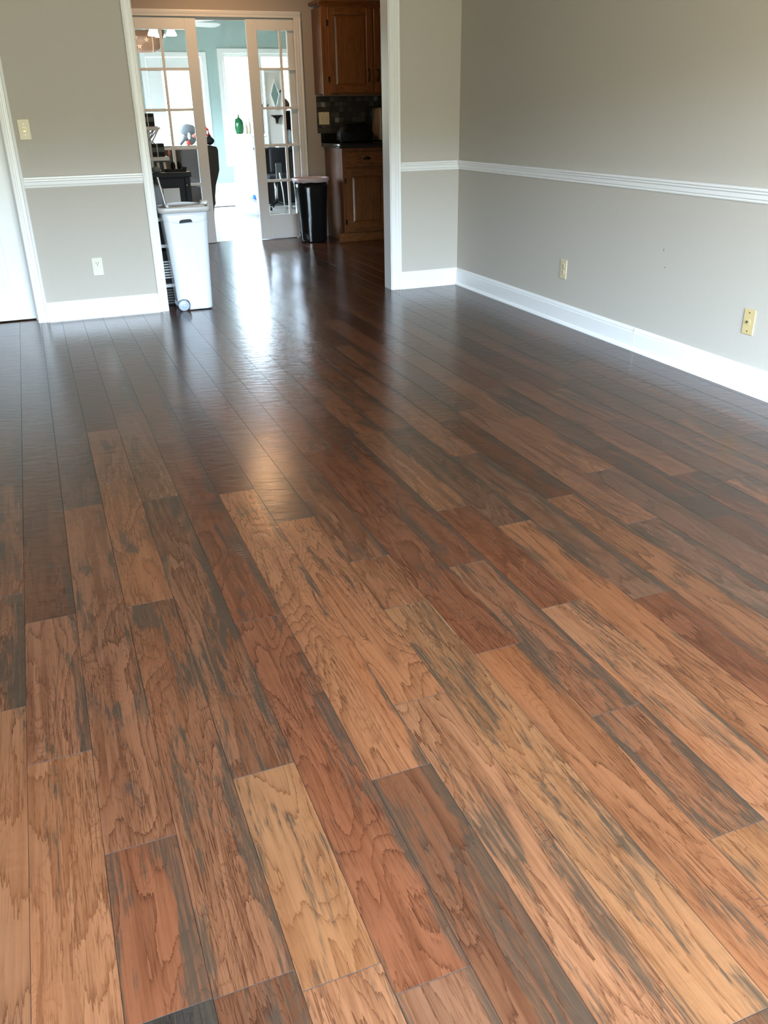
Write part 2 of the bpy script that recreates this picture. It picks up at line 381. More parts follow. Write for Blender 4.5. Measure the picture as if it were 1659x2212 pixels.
# (column, y inside the plank): tone, rings, stain, edge
tones = {(-1, -5): (LT, .3, .35, 0), (-1, -4): (MD, .4, .7, .9), (0, -5): (LT, .45, .35, 0), (0, -4.2): (PK, .5, .42, .3), (0, -3): (DR, .4, .5, .2), (-1, -2.5): (GB, .3, .7, .6),
         (1, -5.6): (BK, .5, 1, 1), (1, -5): (RD, .5, .58, 1.0), (1, -4): (PK, .45, .45, .2), (2, -4.5): (MD, .55, .68, .3), (2, -3): (OR, .25, .4, .3),
         (3, -5.5): (LT, .3, .5, 0), (3, -5): (YT, .7, .60, .2), (3, -4): (MD, .2, .62, .5), (4, -5): (RD, .7, .42, .5), (4, -3): (RD, .35, .45, .6), (5, -5.5): (DR, .35, .66, 1.0),
         (5, -4): (OR, .75, .40, .5), (6, -5.2): (LT, .55, .50, .1), (6, -4.1): (OR, .7, .42, .1), (7, -5): (YT, .35, .68, .3), (7, -4.1): (OR, .2, .3, 0), (7, -3): (MD, .3, .7, .5),
         (8, -5.2): (OR, .15, .40, .3), (8, -4): (RD, .4, .36, .3), (9, -5.5): (YT, .1, .35, .9), (9, -5): (MD, .3, .70, .6), (9, -4.5): (MD, .3, .72, .6), (10, -5): (LT, .45, .58, .3),
         (10, -4): (RD, .12, .25, .2), (11, -4.6): (OR, .12, .45, .5), (12, -5): (RD, .1, .35, .3), (12, -3.9): (GB, .3, .62, .7), (13, -4.5): (OR, .2, .5, .4), (16, -3.9): (DR, .3, .92, .9),
         (14, -3.6): (PK, .2, .45, .2), (15, -3.2): (OR, .2, .4, .1), (17, -3.4): (PK, .2, .42, .1)}
def seen(x, y):
    d = Vector((x, y, 0))-CAM; z = d.dot(fw)
    if z < .1: return 0
    u, w = W/2+F*d.dot(rt)/z, H/2-F*d.dot(up)/z
    if y > .1 and not (-2.3 < x-(y)*0 < 1.2): return 0
    return -60 < u < W+60 and 480 < w < H+80
rnd = random.Random(11); planks = []
for k in range(-13, 48):
    x0 = PX0+k*PW; x1 = x0+PW
    js = sorted(known.get(k, [])); 
    if not js: js = [-4.9+rnd.random()*.9]
    y = js[0]
    y -= 1.0+.3*rnd.random()
    if y > YB: js.insert(0, y)
    while y > YB+.2: y -= .45+rnd.random()*.95; js.insert(0, y)
    y = js[-1]
    while y < 3.3: y += .4+rnd.random()*1.1; js.append(y)
    a = YB
    for j in js:
        b_ = min(j, 3.325)
        if b_-a < .03: continue
        ymax = 0 if x0 > -.0655 else 9
        if x0 > -.06 and a < 0:
            if x0 < 0: planks.append([k, x0, -.001, a, min(b_, -.001)])
            if b_ > .13: planks.append([k, x0, x1, .001, b_])
        else: planks.append([k, x0, x1, a, b_])
        a = b_
def plank_geo(k, x0, x1, a, b_, og):
    g, bv = .0003, .0007; zt = rnd.uniform(-.00015, .00015)
    def R(i, z): return [(x0+g+i, a+g+i, z), (x1-g-i, a+g+i, z), (x1-g-i, b_-g-i, z), (x0+g+i, b_-g-i, z)]
    q_ = .0003
    vs = R(0, -.011)+R(0, -bv+zt)+[(x0+g+bv, a+g+q_, zt), (x1-g-bv, a+g+q_, zt), (x1-g-bv, b_-g-q_, zt), (x0+g+bv, b_-g-q_, zt)]
    fs = [(0, 1, 5, 4), (1, 2, 6, 5), (2, 3, 7, 6), (3, 0, 4, 7), (4, 5, 9, 8), (5, 6, 10, 9), (6, 7, 11, 10), (7, 4, 8, 11), (8, 9, 10, 11)]
    vs = [(x-og[0], y-og[1], z-og[2]) for x, y, z in vs]
    ym = (a+b_)/2; T = None
    for (kk, yy), val in tones.items():
        if kk == k and a <= yy < b_: T = val
    if T is None:
        c = rnd.choice([MD, MD, PK, OR, GB, RD, DR, LT, MD, GB, PK]); T = (c, rnd.uniform(.1, .6), rnd.uniform(.42, .78), rnd.choice([.2, .5, .8, 1.0]))
    f_ = rnd.uniform(.92, 1.08)
    return vs, fs, [(T[0][0]*f_, T[0][1]*f_, T[0][2]*f_, 1)]*12, [(rnd.uniform(0, 60), rnd.uniform(0, 60), rnd.uniform(0, 20))]*12, [(T[1], T[2], T[3], 1)]*12, [((1-i % 2*0) if False else (1 if i % 4 in (1, 2) else 0), 0, 0) for i in range(12)]
def plank_obj(name, items, parent, og):
    V, Fc, A, B, C, D = [], [], [], [], [], []
    for it in items:
        v, f, a, b_, c, d = plank_geo(*it, og); o = len(V); V += v; Fc += [tuple(i+o for i in q) for q in f]; A += a; B += b_*1; C += c; D += d
    me = bpy.data.meshes.new(name); me.from_pydata(V, [], Fc); me.materials.append(M['plank']); me.materials.append(M['under'])
    me.polygons.foreach_set('material_index', [1 if i % 9 in (0, 1, 2, 3, 4, 6) else 0 for i in range(len(Fc))])
    for nm, ty, dat in (('tone', 'FLOAT_COLOR', A), ('wear', 'FLOAT_COLOR', C)):
        at = me.attributes.new(nm, ty, 'POINT'); at.data.foreach_set('color', [x for q in dat for x in q])
    for nm, dat in (('seed', B), ('edge_uv', D)):
        at = me.attributes.new(nm, 'FLOAT_VECTOR', 'POINT'); at.data.foreach_set('vector', [x for q in dat for x in q])
    o = bpy.data.objects.new(name, me); COL.objects.link(o); o.parent = parent; o.location = Vector(og)-wloc[parent.name]; return o
vis = []; rest = []
for p in planks:
    k, x0, x1, a, b_ = p
    pts = [(x, a+(b_-a)*t_) for x in (x0+.02, x1-.02) for t_ in (0.03, .25, .5, .75, .97)]
    ok = any(seen(*q) for q in pts) and not (x0 < -2.3 and a > 0)
    (vis if ok else rest).append(p)
vis.sort(key=lambda p: (((p[1]+p[2])/2-CAM.x)**2+((p[3]+p[4])/2-CAM.y)**2))
rest += vis[298:]; vis = vis[:298]
for p in vis: plank_obj('plank', [p], fl_o, ((p[1]+p[2])/2, (p[3]+p[4])/2, 0))
o = plank_obj('distant_planks', rest, fl_o, (0, 0, 0)); o['kind'] = 'stuff'

# ---- sunroom floor: beige tiles on grout
sf = struct('floor_sunroom', MB().box(-3.05, 3.05, 3.33, 9.75, -.06, -.004), 'grout')
tbm = MB().box(-.149, .149, -.149, .149, -.003, .001, bev=.0012); 
tproto = None
for i in range(-3, 7):
    for j in range(0, 21):
        cx, cy = -1.055+.15+.302*i, 3.484+.302*j
        if cy > 9.6: continue
        if tproto is None:
            tproto = tbm.build('tile', 'tile', sf); wl = tproto
            o = tproto
        else:
            o = bpy.data.objects.new('tile', tproto.data); COL.objects.link(o); o.parent = sf
        o.location = Vector((cx, cy, .0015))-wloc[sf.name]
        o.location.z = .0-wloc[sf.name].z-.0015
MBt = MB()
for i in list(range(-6, -3))+list(range(7, 13)):
    for j in range(0, 21):
        cx, cy = -1.055+.15+.302*i, 3.484+.302*j
        if cy > 9.6 or abs(cx) > 2.95: continue
        MBt.box(cx-.149, cx+.149, cy-.149, cy+.149, -.004, .0)
o = MBt.build('outer_tiles', 'tile', sf); o['kind'] = 'stuff'

# ---- walls. openings in the far wall of the room: doorway 3.083..  and the wide cased opening
WT = .125
OX0, OX1, OZ = -2.230, -.549, 2.20
DX1 = -3.084; DX0 = DX1-.80
wf = MB()
wf.box(XL, DX0, 0, WT, 0, ZC).box(DX1, OX0, 0, WT, 0, ZC).box(OX1, .0, 0, WT, 0, ZC).box(DX0, DX1, 0, WT, 2.06, ZC).box(OX0, OX1, 0, WT, OZ, ZC)
struct('wall_far', wf, 'wall')
wr = struct('wall_right', MB().box(0, .12, YB, -.0, 0, ZC), 'wall')
MB().box(-.0006, .0, -2.412, -2.408, .553, .565).box(-.0006, .0, -2.436, -2.432, .472, .479).build('scuff_mark', 'greyb', wr)
struct('wall_left', MB().box(XL-.1, XL, YB, 3.3, 0, ZC), 'wall')
wb = MB(); xs = [XL]+[v for w in BACKWIN for v in w[:2]]+[0]
for i in range(0, len(xs), 2): wb.box(xs[i], xs[i+1], YB-.12, YB, 0, ZC)
for x0, x1, z0, z1 in BACKWIN: wb.box(x0, x1, YB-.12, YB, 0, z0).box(x0, x1, YB-.12, YB, z1, ZC)
struct('wall_back', wb, 'wall')
struct('ceiling', MB().box(XL-.1, 3.1, YB-.1, 3.335, ZC, ZC+.08), 'ceil')
ZS = 2.78
struct('ceiling_sunroom', MB().box(-3.1, 3.1, 3.30, 9.8, ZS, ZS+.08), 'ceil')
struct('wall_kitchen_right', MB().box(2.0, 2.1, WT, 3.235, 0, ZC), 'kwall')
struct('wall_kitchen_front', MB().box(.0, 2.1, .0, WT, 0, ZC), 'kwall')
# pocket wall between kitchen and sunroom: two skins with the leaves sliding between
KX0, KX1, KZ = -1.86, -.268, 2.082
for nm, y0, y1, dx, mt in (('wall_kitchen_far', 3.235, 3.250, 0, 'kwall'), ('wall_sunroom_near', 3.30, 3.335, -.05, 'teal')):
    struct(nm, MB().box(XL, KX0, y0, y1, 0, ZC).box(KX1+dx, 3.0, y0, y1, 0, ZC+(.34 if dx else 0)).box(KX0, KX1+dx, y0, y1, KZ, ZC+(.34 if dx else 0)), mt)
SW = (.35, 1.6, .50, 2.15); SD = (-.90, .0, 0, 2.10)
ws_ = MB().box(-3, SD[0], SUN_Y, SUN_Y+.12, 0, ZS).box(SD[1], SW[0], SUN_Y, SUN_Y+.12, 0, ZS).box(SW[1], 3, SUN_Y, SUN_Y+.12, 0, ZS)
ws_.box(SD[0], SD[1], SUN_Y, SUN_Y+.12, SD[3], ZS).box(SW[0], SW[1], SUN_Y, SUN_Y+.12, SW[3], ZS).box(SW[0], SW[1], SUN_Y, SUN_Y+.12, 0, SW[2])
struct('wall_sunroom_far', ws_, 'teal')
for nm, xa, xb in (('wall_sunroom_left', -3.1, -3.0), ('wall_sunroom_right', 3.0, 3.1)):
    struct(nm, (MB().box(xa, xb, 3.335, 4.9, 0, ZS).box(xa, xb, 7.5, 9.78, 0, ZS).box(xa, xb, 4.9, 7.5, 0, .9).box(xa, xb, 4.9, 7.5, 2.1, ZS) if xa < 0 else MB().box(xa, xb, 3.335, 9.78, 0, ZS)), 'teal')

# ---- mouldings
def base_prof(): return [(0, 0), (.026, 0), (.026, .006), (.020, .019), (.0145, .021), (.0145, .098), (.011, .104), (.012, .110), (.006, .121), (.004, .125), (0, .125)]
def rail_prof(): # depth, height from bottom
    return [(0, 0), (.006, 0), (.008, .006), (.006, .010), (.012, .016), (.014, .034), (.020, .040), (.020, .047), (.026, .053), (.026, .062), (.018, .065), (0, .065)]
def run_x(prof, x0, x1, y, z, sgn=-1): return MB().prism([(y+sgn*d, z+h) for d, h in prof], 'X', x0, x1)
def run_y(prof, y0, y1, x, z, sgn=-1): return MB().prism([(x+sgn*d, z+h) for d, h in prof], 'Y', y0, y1)
struct('baseboard_far', run_x(base_prof(), -3.014, -2.290, 0, 0), 'trim')
struct('baseboard_far_right', run_x(base_prof(), -.471, .0, 0, 0), 'trim')
struct('baseboard_far_left', run_x(base_prof(), XL, DX0-.07, 0, 0), 'trim')
bb = struct_e('baseboard_right', (0, -2.5, 0))
run_y(base_prof(), -2.262, -.02, 0, 0).build('board', 'trim', bb)
run_y(base_prof(), YB, -2.266, 0, 0).build('board', 'trim', bb)
MB().box(-.0155, -.0, -2.266, -2.262, .022, .124).build('joint_filler', 'joint', bb)
RZ = .835
struct('trim_1', run_x(rail_prof(), -3.014, -2.290, 0, RZ), 'trim')
struct('trim_2', run_x(rail_prof(), -.471, .0, 0, RZ), 'trim')
struct('trim_3', run_y(rail_prof(), YB, -.026, 0, RZ), 'trim')
def casing_prof(w, y, sgn=-1):   # x offset from opening edge outward
    return [(0, y), (0, y+sgn*.010), (w*.06, y+sgn*.014), (w*.30, y+sgn*.015), (w*.34, y+sgn*.011), (w*.42, y+sgn*.011), (w*.46, y+sgn*.016), (w*.62, y+sgn*.016), (w*.66, y+sgn*.013), (w*.72, y+sgn*.013), (w*.78, y+sgn*.020), (w*.95, y+sgn*.022), (w, y+sgn*.018), (w, y)]
def casing(name, x, w, side, y, z1, mat='trim', sgn=-1):
    return struct(name, MB().prism([(x+side*a, b_) for a, b_ in casing_prof(w, y, sgn)], 'Z', 0, z1), mat)
casing('trim_4', OX0, .060, -1, 0, OZ+.06); casing('trim_5', OX1, .078, 1, 0, OZ+.06)
casing('trim_6', DX1, .070, 1, 0, 2.13); casing('trim_7', DX0, .070, -1, 0, 2.13)
struct('trim_8', MB().box(OX0-.06, OX1+.078, -.018, 0, OZ, OZ+.07, bev=.003), 'trim')
struct('trim_9', MB().box(DX0-.07, DX1+.07, -.018, 0, 2.06, 2.13, bev=.003), 'trim')
struct('trim_10', MB().box(OX0-.002, OX0+.004, -.004, WT+.004, 0, OZ).box(OX1-.004, OX1+.002, -.004, WT+.004, 0, OZ), 'trim')
casing('trim_11', OX0, .060, -1, WT, OZ+.06, sgn=1); casing('trim_12', OX1, .078, 1, WT, OZ+.06, sgn=1)
# pocket doorway casing, kitchen side
casing('trim_13', KX1, .072, 1, 3.235, KZ, 'leaf'); casing('trim_14', KX0, .072, -1, 3.235, KZ, 'leaf')
struct('trim_15', MB().prism([(3.235-d, KZ+h) for d, h in ((0, 0), (.012, 0), (.014, .010), (.011, .018), (.016, .028), (.020, .045), (.018, .056), (0, .056))], 'X', KX0-.072, KX1+.072), 'leaf')
struct('trim_17', MB().box(KX0, KX1, 3.2915, 3.2995, 2.060, KZ), 'leaf')
struct('trim_16', MB().box(KX1-.055, KX1-.050, 3.296, 3.34, 0, KZ).box(KX1-.050, KX1+.02, 3.294, 3.2995, 0, KZ).box(KX1-.05, KX1+.03, 3.335, 3.352, 0, KZ+.06, bev=.002), 'leaf')
struct('baseboard_sunroom', MB().box(.085, 3, SUN_Y-.016, SUN_Y, 0, .15, bev=.003), 'trim')
struct('baseboard_sunroom_left', MB().box(-3, -1.0, SUN_Y-.016, SUN_Y, 0, .15, bev=.003), 'trim')

# ---- door 1: white panelled door, closed, set back in its jamb
d1 = struct_e('door_1', ((DX0+DX1)/2, .12, 0))
MB().box(DX0+.004, DX1-.010, .112, .147, .008, 2.05, bev=.002).build('slab', 'doorw', d1)
boxes('door_stop', 'doorw', d1, [(DX1-.011, DX1-.0, .10, .155, 0, 2.06), (DX0, DX0+.010, .10, .155, 0, 2.06)])
for (a, b_) in ((.20, .86), (1.0, 1.90)):
    for xa, xb in ((DX0+.10, DX0+.37), (DX1-.37, DX1-.13)):
        MB().box(xa, xb, .108, .113, a, b_, bev=.004).box(xa+.03, xb-.03, .103, .109, a+.03, b_-.03, bev=.004).build('panel', 'doorw', d1)
# ---- doors 2, 3: ten-light pocket doors
def leaf(name, x0):
    w = .68; y0, y1 = 3.256, 3.290; st = .105; mu = .026
    L = struct_e(name, (x0+w/2, 3.273, 0))
    B = lambda n, *a, mt='leaf': box(n, mt, L, *a, bev=.0025)
    B('stile', x0, x0+st, y0, y1, .006, 2.075); B('stile', x0+w-st, x0+w, y0, y1, .006, 2.075)
    B('bottom_rail', x0+st, x0+w-st, y0, y1, .006, .25); B('top_rail', x0+st, x0+w-st, y0, y1, 1.975, 2.075)
    xm = x0+w/2; rows = [.25, .590, .933, 1.282, 1.638, 1.975]
    B('vertical_muntin', xm-mu/2, xm+mu/2, y0+.004, y1-.004, .25, 1.975)
    for z in rows[1:-1]:
        B('muntin', x0+st, xm-mu/2, y0+.004, y1-.004, z-mu/2, z+mu/2); B('muntin', xm+mu/2, x0+w-st, y0+.004, y1-.004, z-mu/2, z+mu/2)
    for i in range(5):
        za = rows[i]+(mu/2 if i else 0); zb = rows[i+1]-(mu/2 if i < 4 else 0)
        for xa, xb in ((x0+st, xm-mu/2), (xm+mu/2, x0+w-st)):
            box('pane', 'glass', L, xa-.003, xb+.003, 3.2715, 3.2745, za-.003, zb+.003)
    return L
leaf('door_2', -1.915); leaf('door_3', -.745)
# ---- sunroom door and windows
d4 = struct_e('door_4', (-.45, SUN_Y+.04, 0)); y0, y1 = SUN_Y+.02, SUN_Y+.06
for a in ((SD[0]+.01, -.66, y0, y1, .01, 2.09), (-.14, SD[1]-.01, y0, y1, .01, 2.09)): box('stile', 'doorw', d4, *a, bev=.003)
box('top_rail', 'doorw', d4, -.66, -.14, y0, y1, 1.92, 2.09, bev=.003); box('bottom_rail', 'doorw', d4, -.66, -.14, y0, y1, .01, .28, bev=.003)
box('pane', 'glass', d4, -.66, -.14, y0+.018, y0+.022, .28, 1.92)
MB().box(-.055, -.035, y0-.02, y0, .95, 1.10, bev=.003).tube([(-.045, y0-.02, 1.02), (-.045, y0-.05, 1.02), (-.12, y0-.05, 1.02)], .008).build('handle', 'iron', d4)
boxes('door_casing', 'trim', d4, [(SD[0]-.085, SD[0], SUN_Y-.02, SUN_Y, 0, 2.165), (SD[1], SD[1]+.078, SUN_Y-.02, SUN_Y, 0, 2.165), (SD[0], SD[1], SUN_Y-.02, SUN_Y, 2.095, 2.165)], .003)
def window(name, x0, x1, z0, z1, y, s, nx=2, cas=.085, sill=True):
    w = struct_e(name, ((x0+x1)/2, y, z0)); yo = y+s*.05
    for i in range(nx):
        a = x0+(x1-x0)*i/nx; b_ = x0+(x1-x0)*(i+1)/nx
        MB().box(a, a+.04, min(y+s*.02, yo), max(y+s*.02, yo), z0, z1).box(b_-.04, b_, min(y+s*.02, yo), max(y+s*.02, yo), z0, z1).box(a+.04, b_-.04, min(y+s*.02, yo), max(y+s*.02, yo), z0, z0+.05).box(a+.04, b_-.04, min(y+s*.02, yo), max(y+s*.02, yo), z1-.05, z1).build('window_sash', 'trim', w)
        MB().box(a+.04, b_-.04, y+s*.034-.001, y+s*.034+.001, z0+.05, z1-.05).build('pane', 'glass', w)
    m = MB(); yy = sorted((y, y-s*.02))
    m.box(x0-cas, x0, *yy, z0-cas, z1+.07, bev=.003).box(x1, x1+cas, *yy, z0-cas, z1+.07, bev=.003).box(x0, x1, *yy, z1, z1+.07, bev=.003).box(x0, x1, *yy, z0-cas, z0, bev=.003)
    m.build('window_casing', 'trim', w)
    if sill: box('window_sill', 'trim', w, x0-.02, x1+.02, min(y-s*.035, y), max(y-s*.035, y)+.0, z0-.005, z0+.012, bev=.003)
    return w
window('window_1', *SW[:2], *SW[2:], SUN_Y, 1)
for i, (x0, x1, z0, z1) in enumerate(BACKWIN): window('window_%d' % (i+2), x0, x1, z0, z1, YB, -1, nx=3, sill=False)
for i, xx in enumerate((-3.0,)):
    s = 1 if xx > 0 else -1; w = struct_e('window_%d' % (i+4), (xx, 6.2, .5))
    for k in range(2):
        a = 4.9+1.3*k; b_ = a+1.3; xa, xb = sorted((xx+s*.03, xx+s*.07))
        MB().box(xa, xb, a, a+.04, .9, 2.1).box(xa, xb, b_-.04, b_, .9, 2.1).box(xa, xb, a+.04, b_-.04, .9, .95).box(xa, xb, a+.04, b_-.04, 2.05, 2.1).build('window_sash', 'trim', w)
        MB().box((xa+xb)/2-.001, (xa+xb)/2+.001, a+.04, b_-.04, .95, 2.05).build('pane', 'glass', w)

# ================================================================== WALL PLATES
def plate(name, label, c, wall, kind, mat, cat):
    # wall 'F': far wall (faces -y); 'R': right wall (faces -x); 'K': kitchen far wall
    t = thing(name, c, label, cat)
    w2, h2 = (.035, .058)
    if kind == 'double': w2, h2 = .058, .060
    def B(nm, a0, a1, d0, d1, z0, z1, mt, bev=0):
        if wall == 'R': return MB().box(c[0]-d1, c[0]-d0, c[1]+a0, c[1]+a1, c[2]+z0, c[2]+z1, bev=bev).build(nm, mt, t)
        return MB().box(c[0]+a0, c[0]+a1, c[1]-d1, c[1]-d0, c[2]+z0, c[2]+z1, bev=bev).build(nm, mt, t)
    def disc(nm, a, z, r, d0, d1, mt, flat=0):
        pts = []
        for i in range(20):
            q = 2*PI*i/20; pts.append((r*math.cos(q), max(-r+flat, min(r-flat, r*math.sin(q)))))
        if wall == 'R': return MB().prism([(c[1]+a+p, c[2]+z+q) for p, q in pts], 'X', c[0]-d1, c[0]-d0).build(nm, mt, t)
        return MB().prism([(c[0]+a+p, c[2]+z+q) for p, q in pts], 'Y', c[1]-d1, c[1]-d0).build(nm, mt, t)
    B('cover_plate', -w2, w2, 0, .006, -h2, h2, mat, bev=.0025)
    if kind == 'outlet':
        for z in (.0195, -.0195):
            disc('receptacle', 0, z, .017, .005, .0085, mat, .003)
            for a in (-.0065, .0065): B('slot', a-.0012, a+.0012, .008, .0092, z+.001, z+.009, 'slot')
            disc('ground_hole', 0, z-.008, .0028, .008, .0092, 'slot')
        disc('screw', 0, 0, .003, .005, .007, 'screw')
    if kind == 'cover':
        disc('receptacle', 0, .0195, .017, .005, .0085, mat, .003)
        for a in (-.0065, .0065): B('slot', a-.0014, a+.0014, .008, .0094, .0195, .0285, 'slot')
        disc('ground_hole', 0, .0115, .003, .008, .0094, 'slot')
        disc('safety_cap', 0, -.0195, .018, .005, .0105, mat, .002)
    if kind == 'switch':
        B('switch_slot', -.006, .006, .0055, .0068, -.013, .013, 'screw'); B('toggle', -.004, .004, .006, .017, -.004, .010, mat, bev=.001)
        for z in (.030, -.030): disc('screw', 0, z, .003, .005, .0075, 'screw')
    if kind == 'coax':
        disc('socket_ring', 0, 0, .013, .005, .008, mat); disc('connector', 0, .001, .0055, .007, .016, 'chrome'); disc('connector_core', 0, .001, .003, .015, .0165, 'slot')
        for z in (.042, -.042): disc('screw', 0, z, .003, .005, .0075, 'screw')
    if kind == 'double':
        for a in (-.023, .023):
            B('switch_slot', a-.006, a+.006, .0055, .0068, -.013, .013, 'almond2'); B('toggle', a-.004, a+.004, .006, .016, -.009, .004, mat, bev=.001)
    return t
plate('wall_outlet', 'ivory duplex outlet with a plug-in cap on its lower socket, low on the far wall', (-2.655, 0, .332), 'F', 'cover', 'ivory', 'outlet')
plate('wall_outlet', 'almond duplex outlet low on the long right wall near the room corner', (0, -1.497, .330), 'R', 'outlet', 'almond', 'outlet')
plate('light_switch', 'almond toggle switch plate on the wall beside the left door casing', (-2.955, 0, 1.170), 'F', 'switch', 'almond', 'switch')
plate('cable_jack', 'yellowed almond cable jack plate with a round centre socket at the right edge', (0, -3.068, .322), 'R', 'coax', 'almond2', 'cable jack')
plate('light_switch', 'cream double switch plate on the dark mosaic backsplash', (.008, 3.228, 1.176), 'K', 'double', 'almond', 'switch')

# ================================================================== WHITE WHEELED BIN
t = thing('waste_bin', (-2.05, .04, 0), 'tall white wheeled plastic waste bin standing in the cased opening', 'waste bin')
rings = []
for z, xa, xb, ya, yb in ((.006, -2.158, -1.932, -.066, .10), (.014, -2.166, -1.926, -.070, .105), (.20, -2.172, -1.922, -.076, .115), (.45, -2.188, -1.912, -.083, .13), (.62, -2.200, -1.902, -.088, .145), (.655, -2.203, -1.900, -.090, .147)):
    rings.append(rrect((xa+xb)/2, (ya+yb)/2, (xb-xa)/2, (yb-ya)/2, .035, z))
body = MB().loft(rings).build('body', 'binw', t)
# wheel arch, front and back, and grip slot
cut(body, MB().lathe([(.046, -.3), (.046, .3)], (-2.128, 0, .036), 28, 'Y').build('cutter', 'slot'))
cut(body, MB().box(-2.22, -2.135, -.2, .3, -.02, .030).build('cutter', 'slot'))
arch = [(-2.101, .578), (-2.009, .582), (-2.011, .594), (-2.020, .603), (-2.035, .606), (-2.075, .604), (-2.092, .601), (-2.099, .592)]
cut(body, MB().prism(arch, 'Y', -.2, -.050).build('cutter', 'slot'))
body.data.polygons.foreach_set('use_smooth', [len(p.vertices) == 4 and p.area < .01 for p in body.data.polygons])
MB().prism([(x, z) for x, z in arch], 'Y', -.058, -.052).build('grip_slot_shade', 'slate', t)  # dark plate standing in for the shade inside the grip slot
MB().tube([(-2.192+.282*k/12, -.0865-.0006, .603-.026*math.sin(PI*k/12)) for k in range(13)], .0012, 6).build('seam', 'wheel', t)
for y in (-.078, .085):
    w = MB().lathe([(.002, -.0), (.030, -.0), (.036, .004), (.038, .008), (.038, .022), (.034, .026), (.002, .026)], (-2.130, y, .0385), 28, 'Y').build('wheel', 'wheel', t)
    MB().lathe([(.012, 0), (.012, -.003), (.007, -.004), (.001, -.004)], (-2.130, y, .0385), 18, 'Y').build('hub', 'wheel', w)
MB().tube([(-2.130, -.06, .0385), (-2.130, .09, .0385)], .006).build('axle', 'iron', t)
def ring_at(z, g, r=.04): return rrect(-2.052, .028, .163+g, .128+g, r, z)
rim = MB().loft([ring_at(.648, -.006), ring_at(.648, .003), ring_at(.676, .006), ring_at(.682, .002), ring_at(.682, -.006), ring_at(.668, -.008)], True, False, False).build('rim', 'lidw', t)
MB().loft([ring_at(.668, -.009), ring_at(.676, -.012), ring_at(.679, -.04)], True).build('lid', 'lidin', t)
MB().prism([(-2.205+.31*k/10, .682+.014*math.sin(PI*k/10)) for k in range(11)], 'Y', .140, .152).build('lid_back_edge', 'lidw', t)
lf = MB().loft([[(-2.160, .05, .684), (-2.152, .05, .684), (-2.152, .09, .684), (-2.160, .09, .684)], [(-2.190, .05, .862), (-2.183, .05, .864), (-2.183, .09, .864), (-2.190, .09, .862)]], False).build('raised_flap', 'lidw', t)
MB().loft([[(-2.1515, .049, .684), (-2.148, .049, .684), (-2.148, .09, .684), (-2.1515, .09, .684)], [(-2.1825, .049, .855), (-2.179, .049, .855), (-2.179, .09, .855), (-2.1825, .09, .855)]], False).build('flap_dark_side', 'iron', lf)  # dark layer on the right face of the raised flap
MB().tube([(-2.158, -.035, .686), (-2.158, .14, .686)], .009).build('flap_hinge', 'lidw', t)
tag(MB().blob((-1.912, -.02, .700), .030, .045, .016, amp=.5, seed=3).build('plastic_bag', 'bag'), 'crumpled white plastic bag end on the right of the white bin lid', 'plastic bag')

# ================================================================== BLACK BIN
cx, cy = -.276, 2.885
t = thing('waste_bin', (cx, cy, 0), 'glossy black pedal waste bin beside the oak cabinet', 'waste bin')
def ell(rx, ry, z, n=40, p=2.6, wob=0, seed=0, dy=0):
    rr = random.Random(seed); return [(cx+rx*(1 if math.cos(a) >= 0 else -1)*abs(math.cos(a))**(2/p), cy+dy+ry*(1 if math.sin(a) >= 0 else -1)*abs(math.sin(a))**(2/p), z+wob*(rr.random()-.5)) for a in [2*PI*i/n for i in range(n)]]
body = MB().loft([ell(.134, .120, .004), ell(.138, .124, .012), ell(.152, .133, .25), ell(.170, .145, .52), ell(.176, .149, .605)]).build('body', 'blackbin', t)
cut(body, MB().prism([(-.435, -.02), (-.352, -.02), (-.352, .05), (-.366, .082), (-.390, .098), (-.435, .1)], 'Y', 2.6, 2.83).build('cutter', 'slot'))
body.data.polygons.foreach_set('use_smooth', [p.area < .02 and len(p.vertices) == 4 for p in body.data.polygons])
MB().box(-.408, -.352, 2.775, 2.85, .014, .026, bev=.004).build('pedal', 'black', t)
MB().loft([ell(.181, .153, .592, wob=.014, seed=1), ell(.186, .157, .604, wob=.004, seed=2), ell(.186, .158, .622, wob=.004, seed=5), ell(.180, .152, .632, wob=.003, seed=4), ell(.170, .142, .622), ell(.165, .138, .56), ell(.12, .1, .42)], True, False, True).build('bin_liner', 'liner', t)

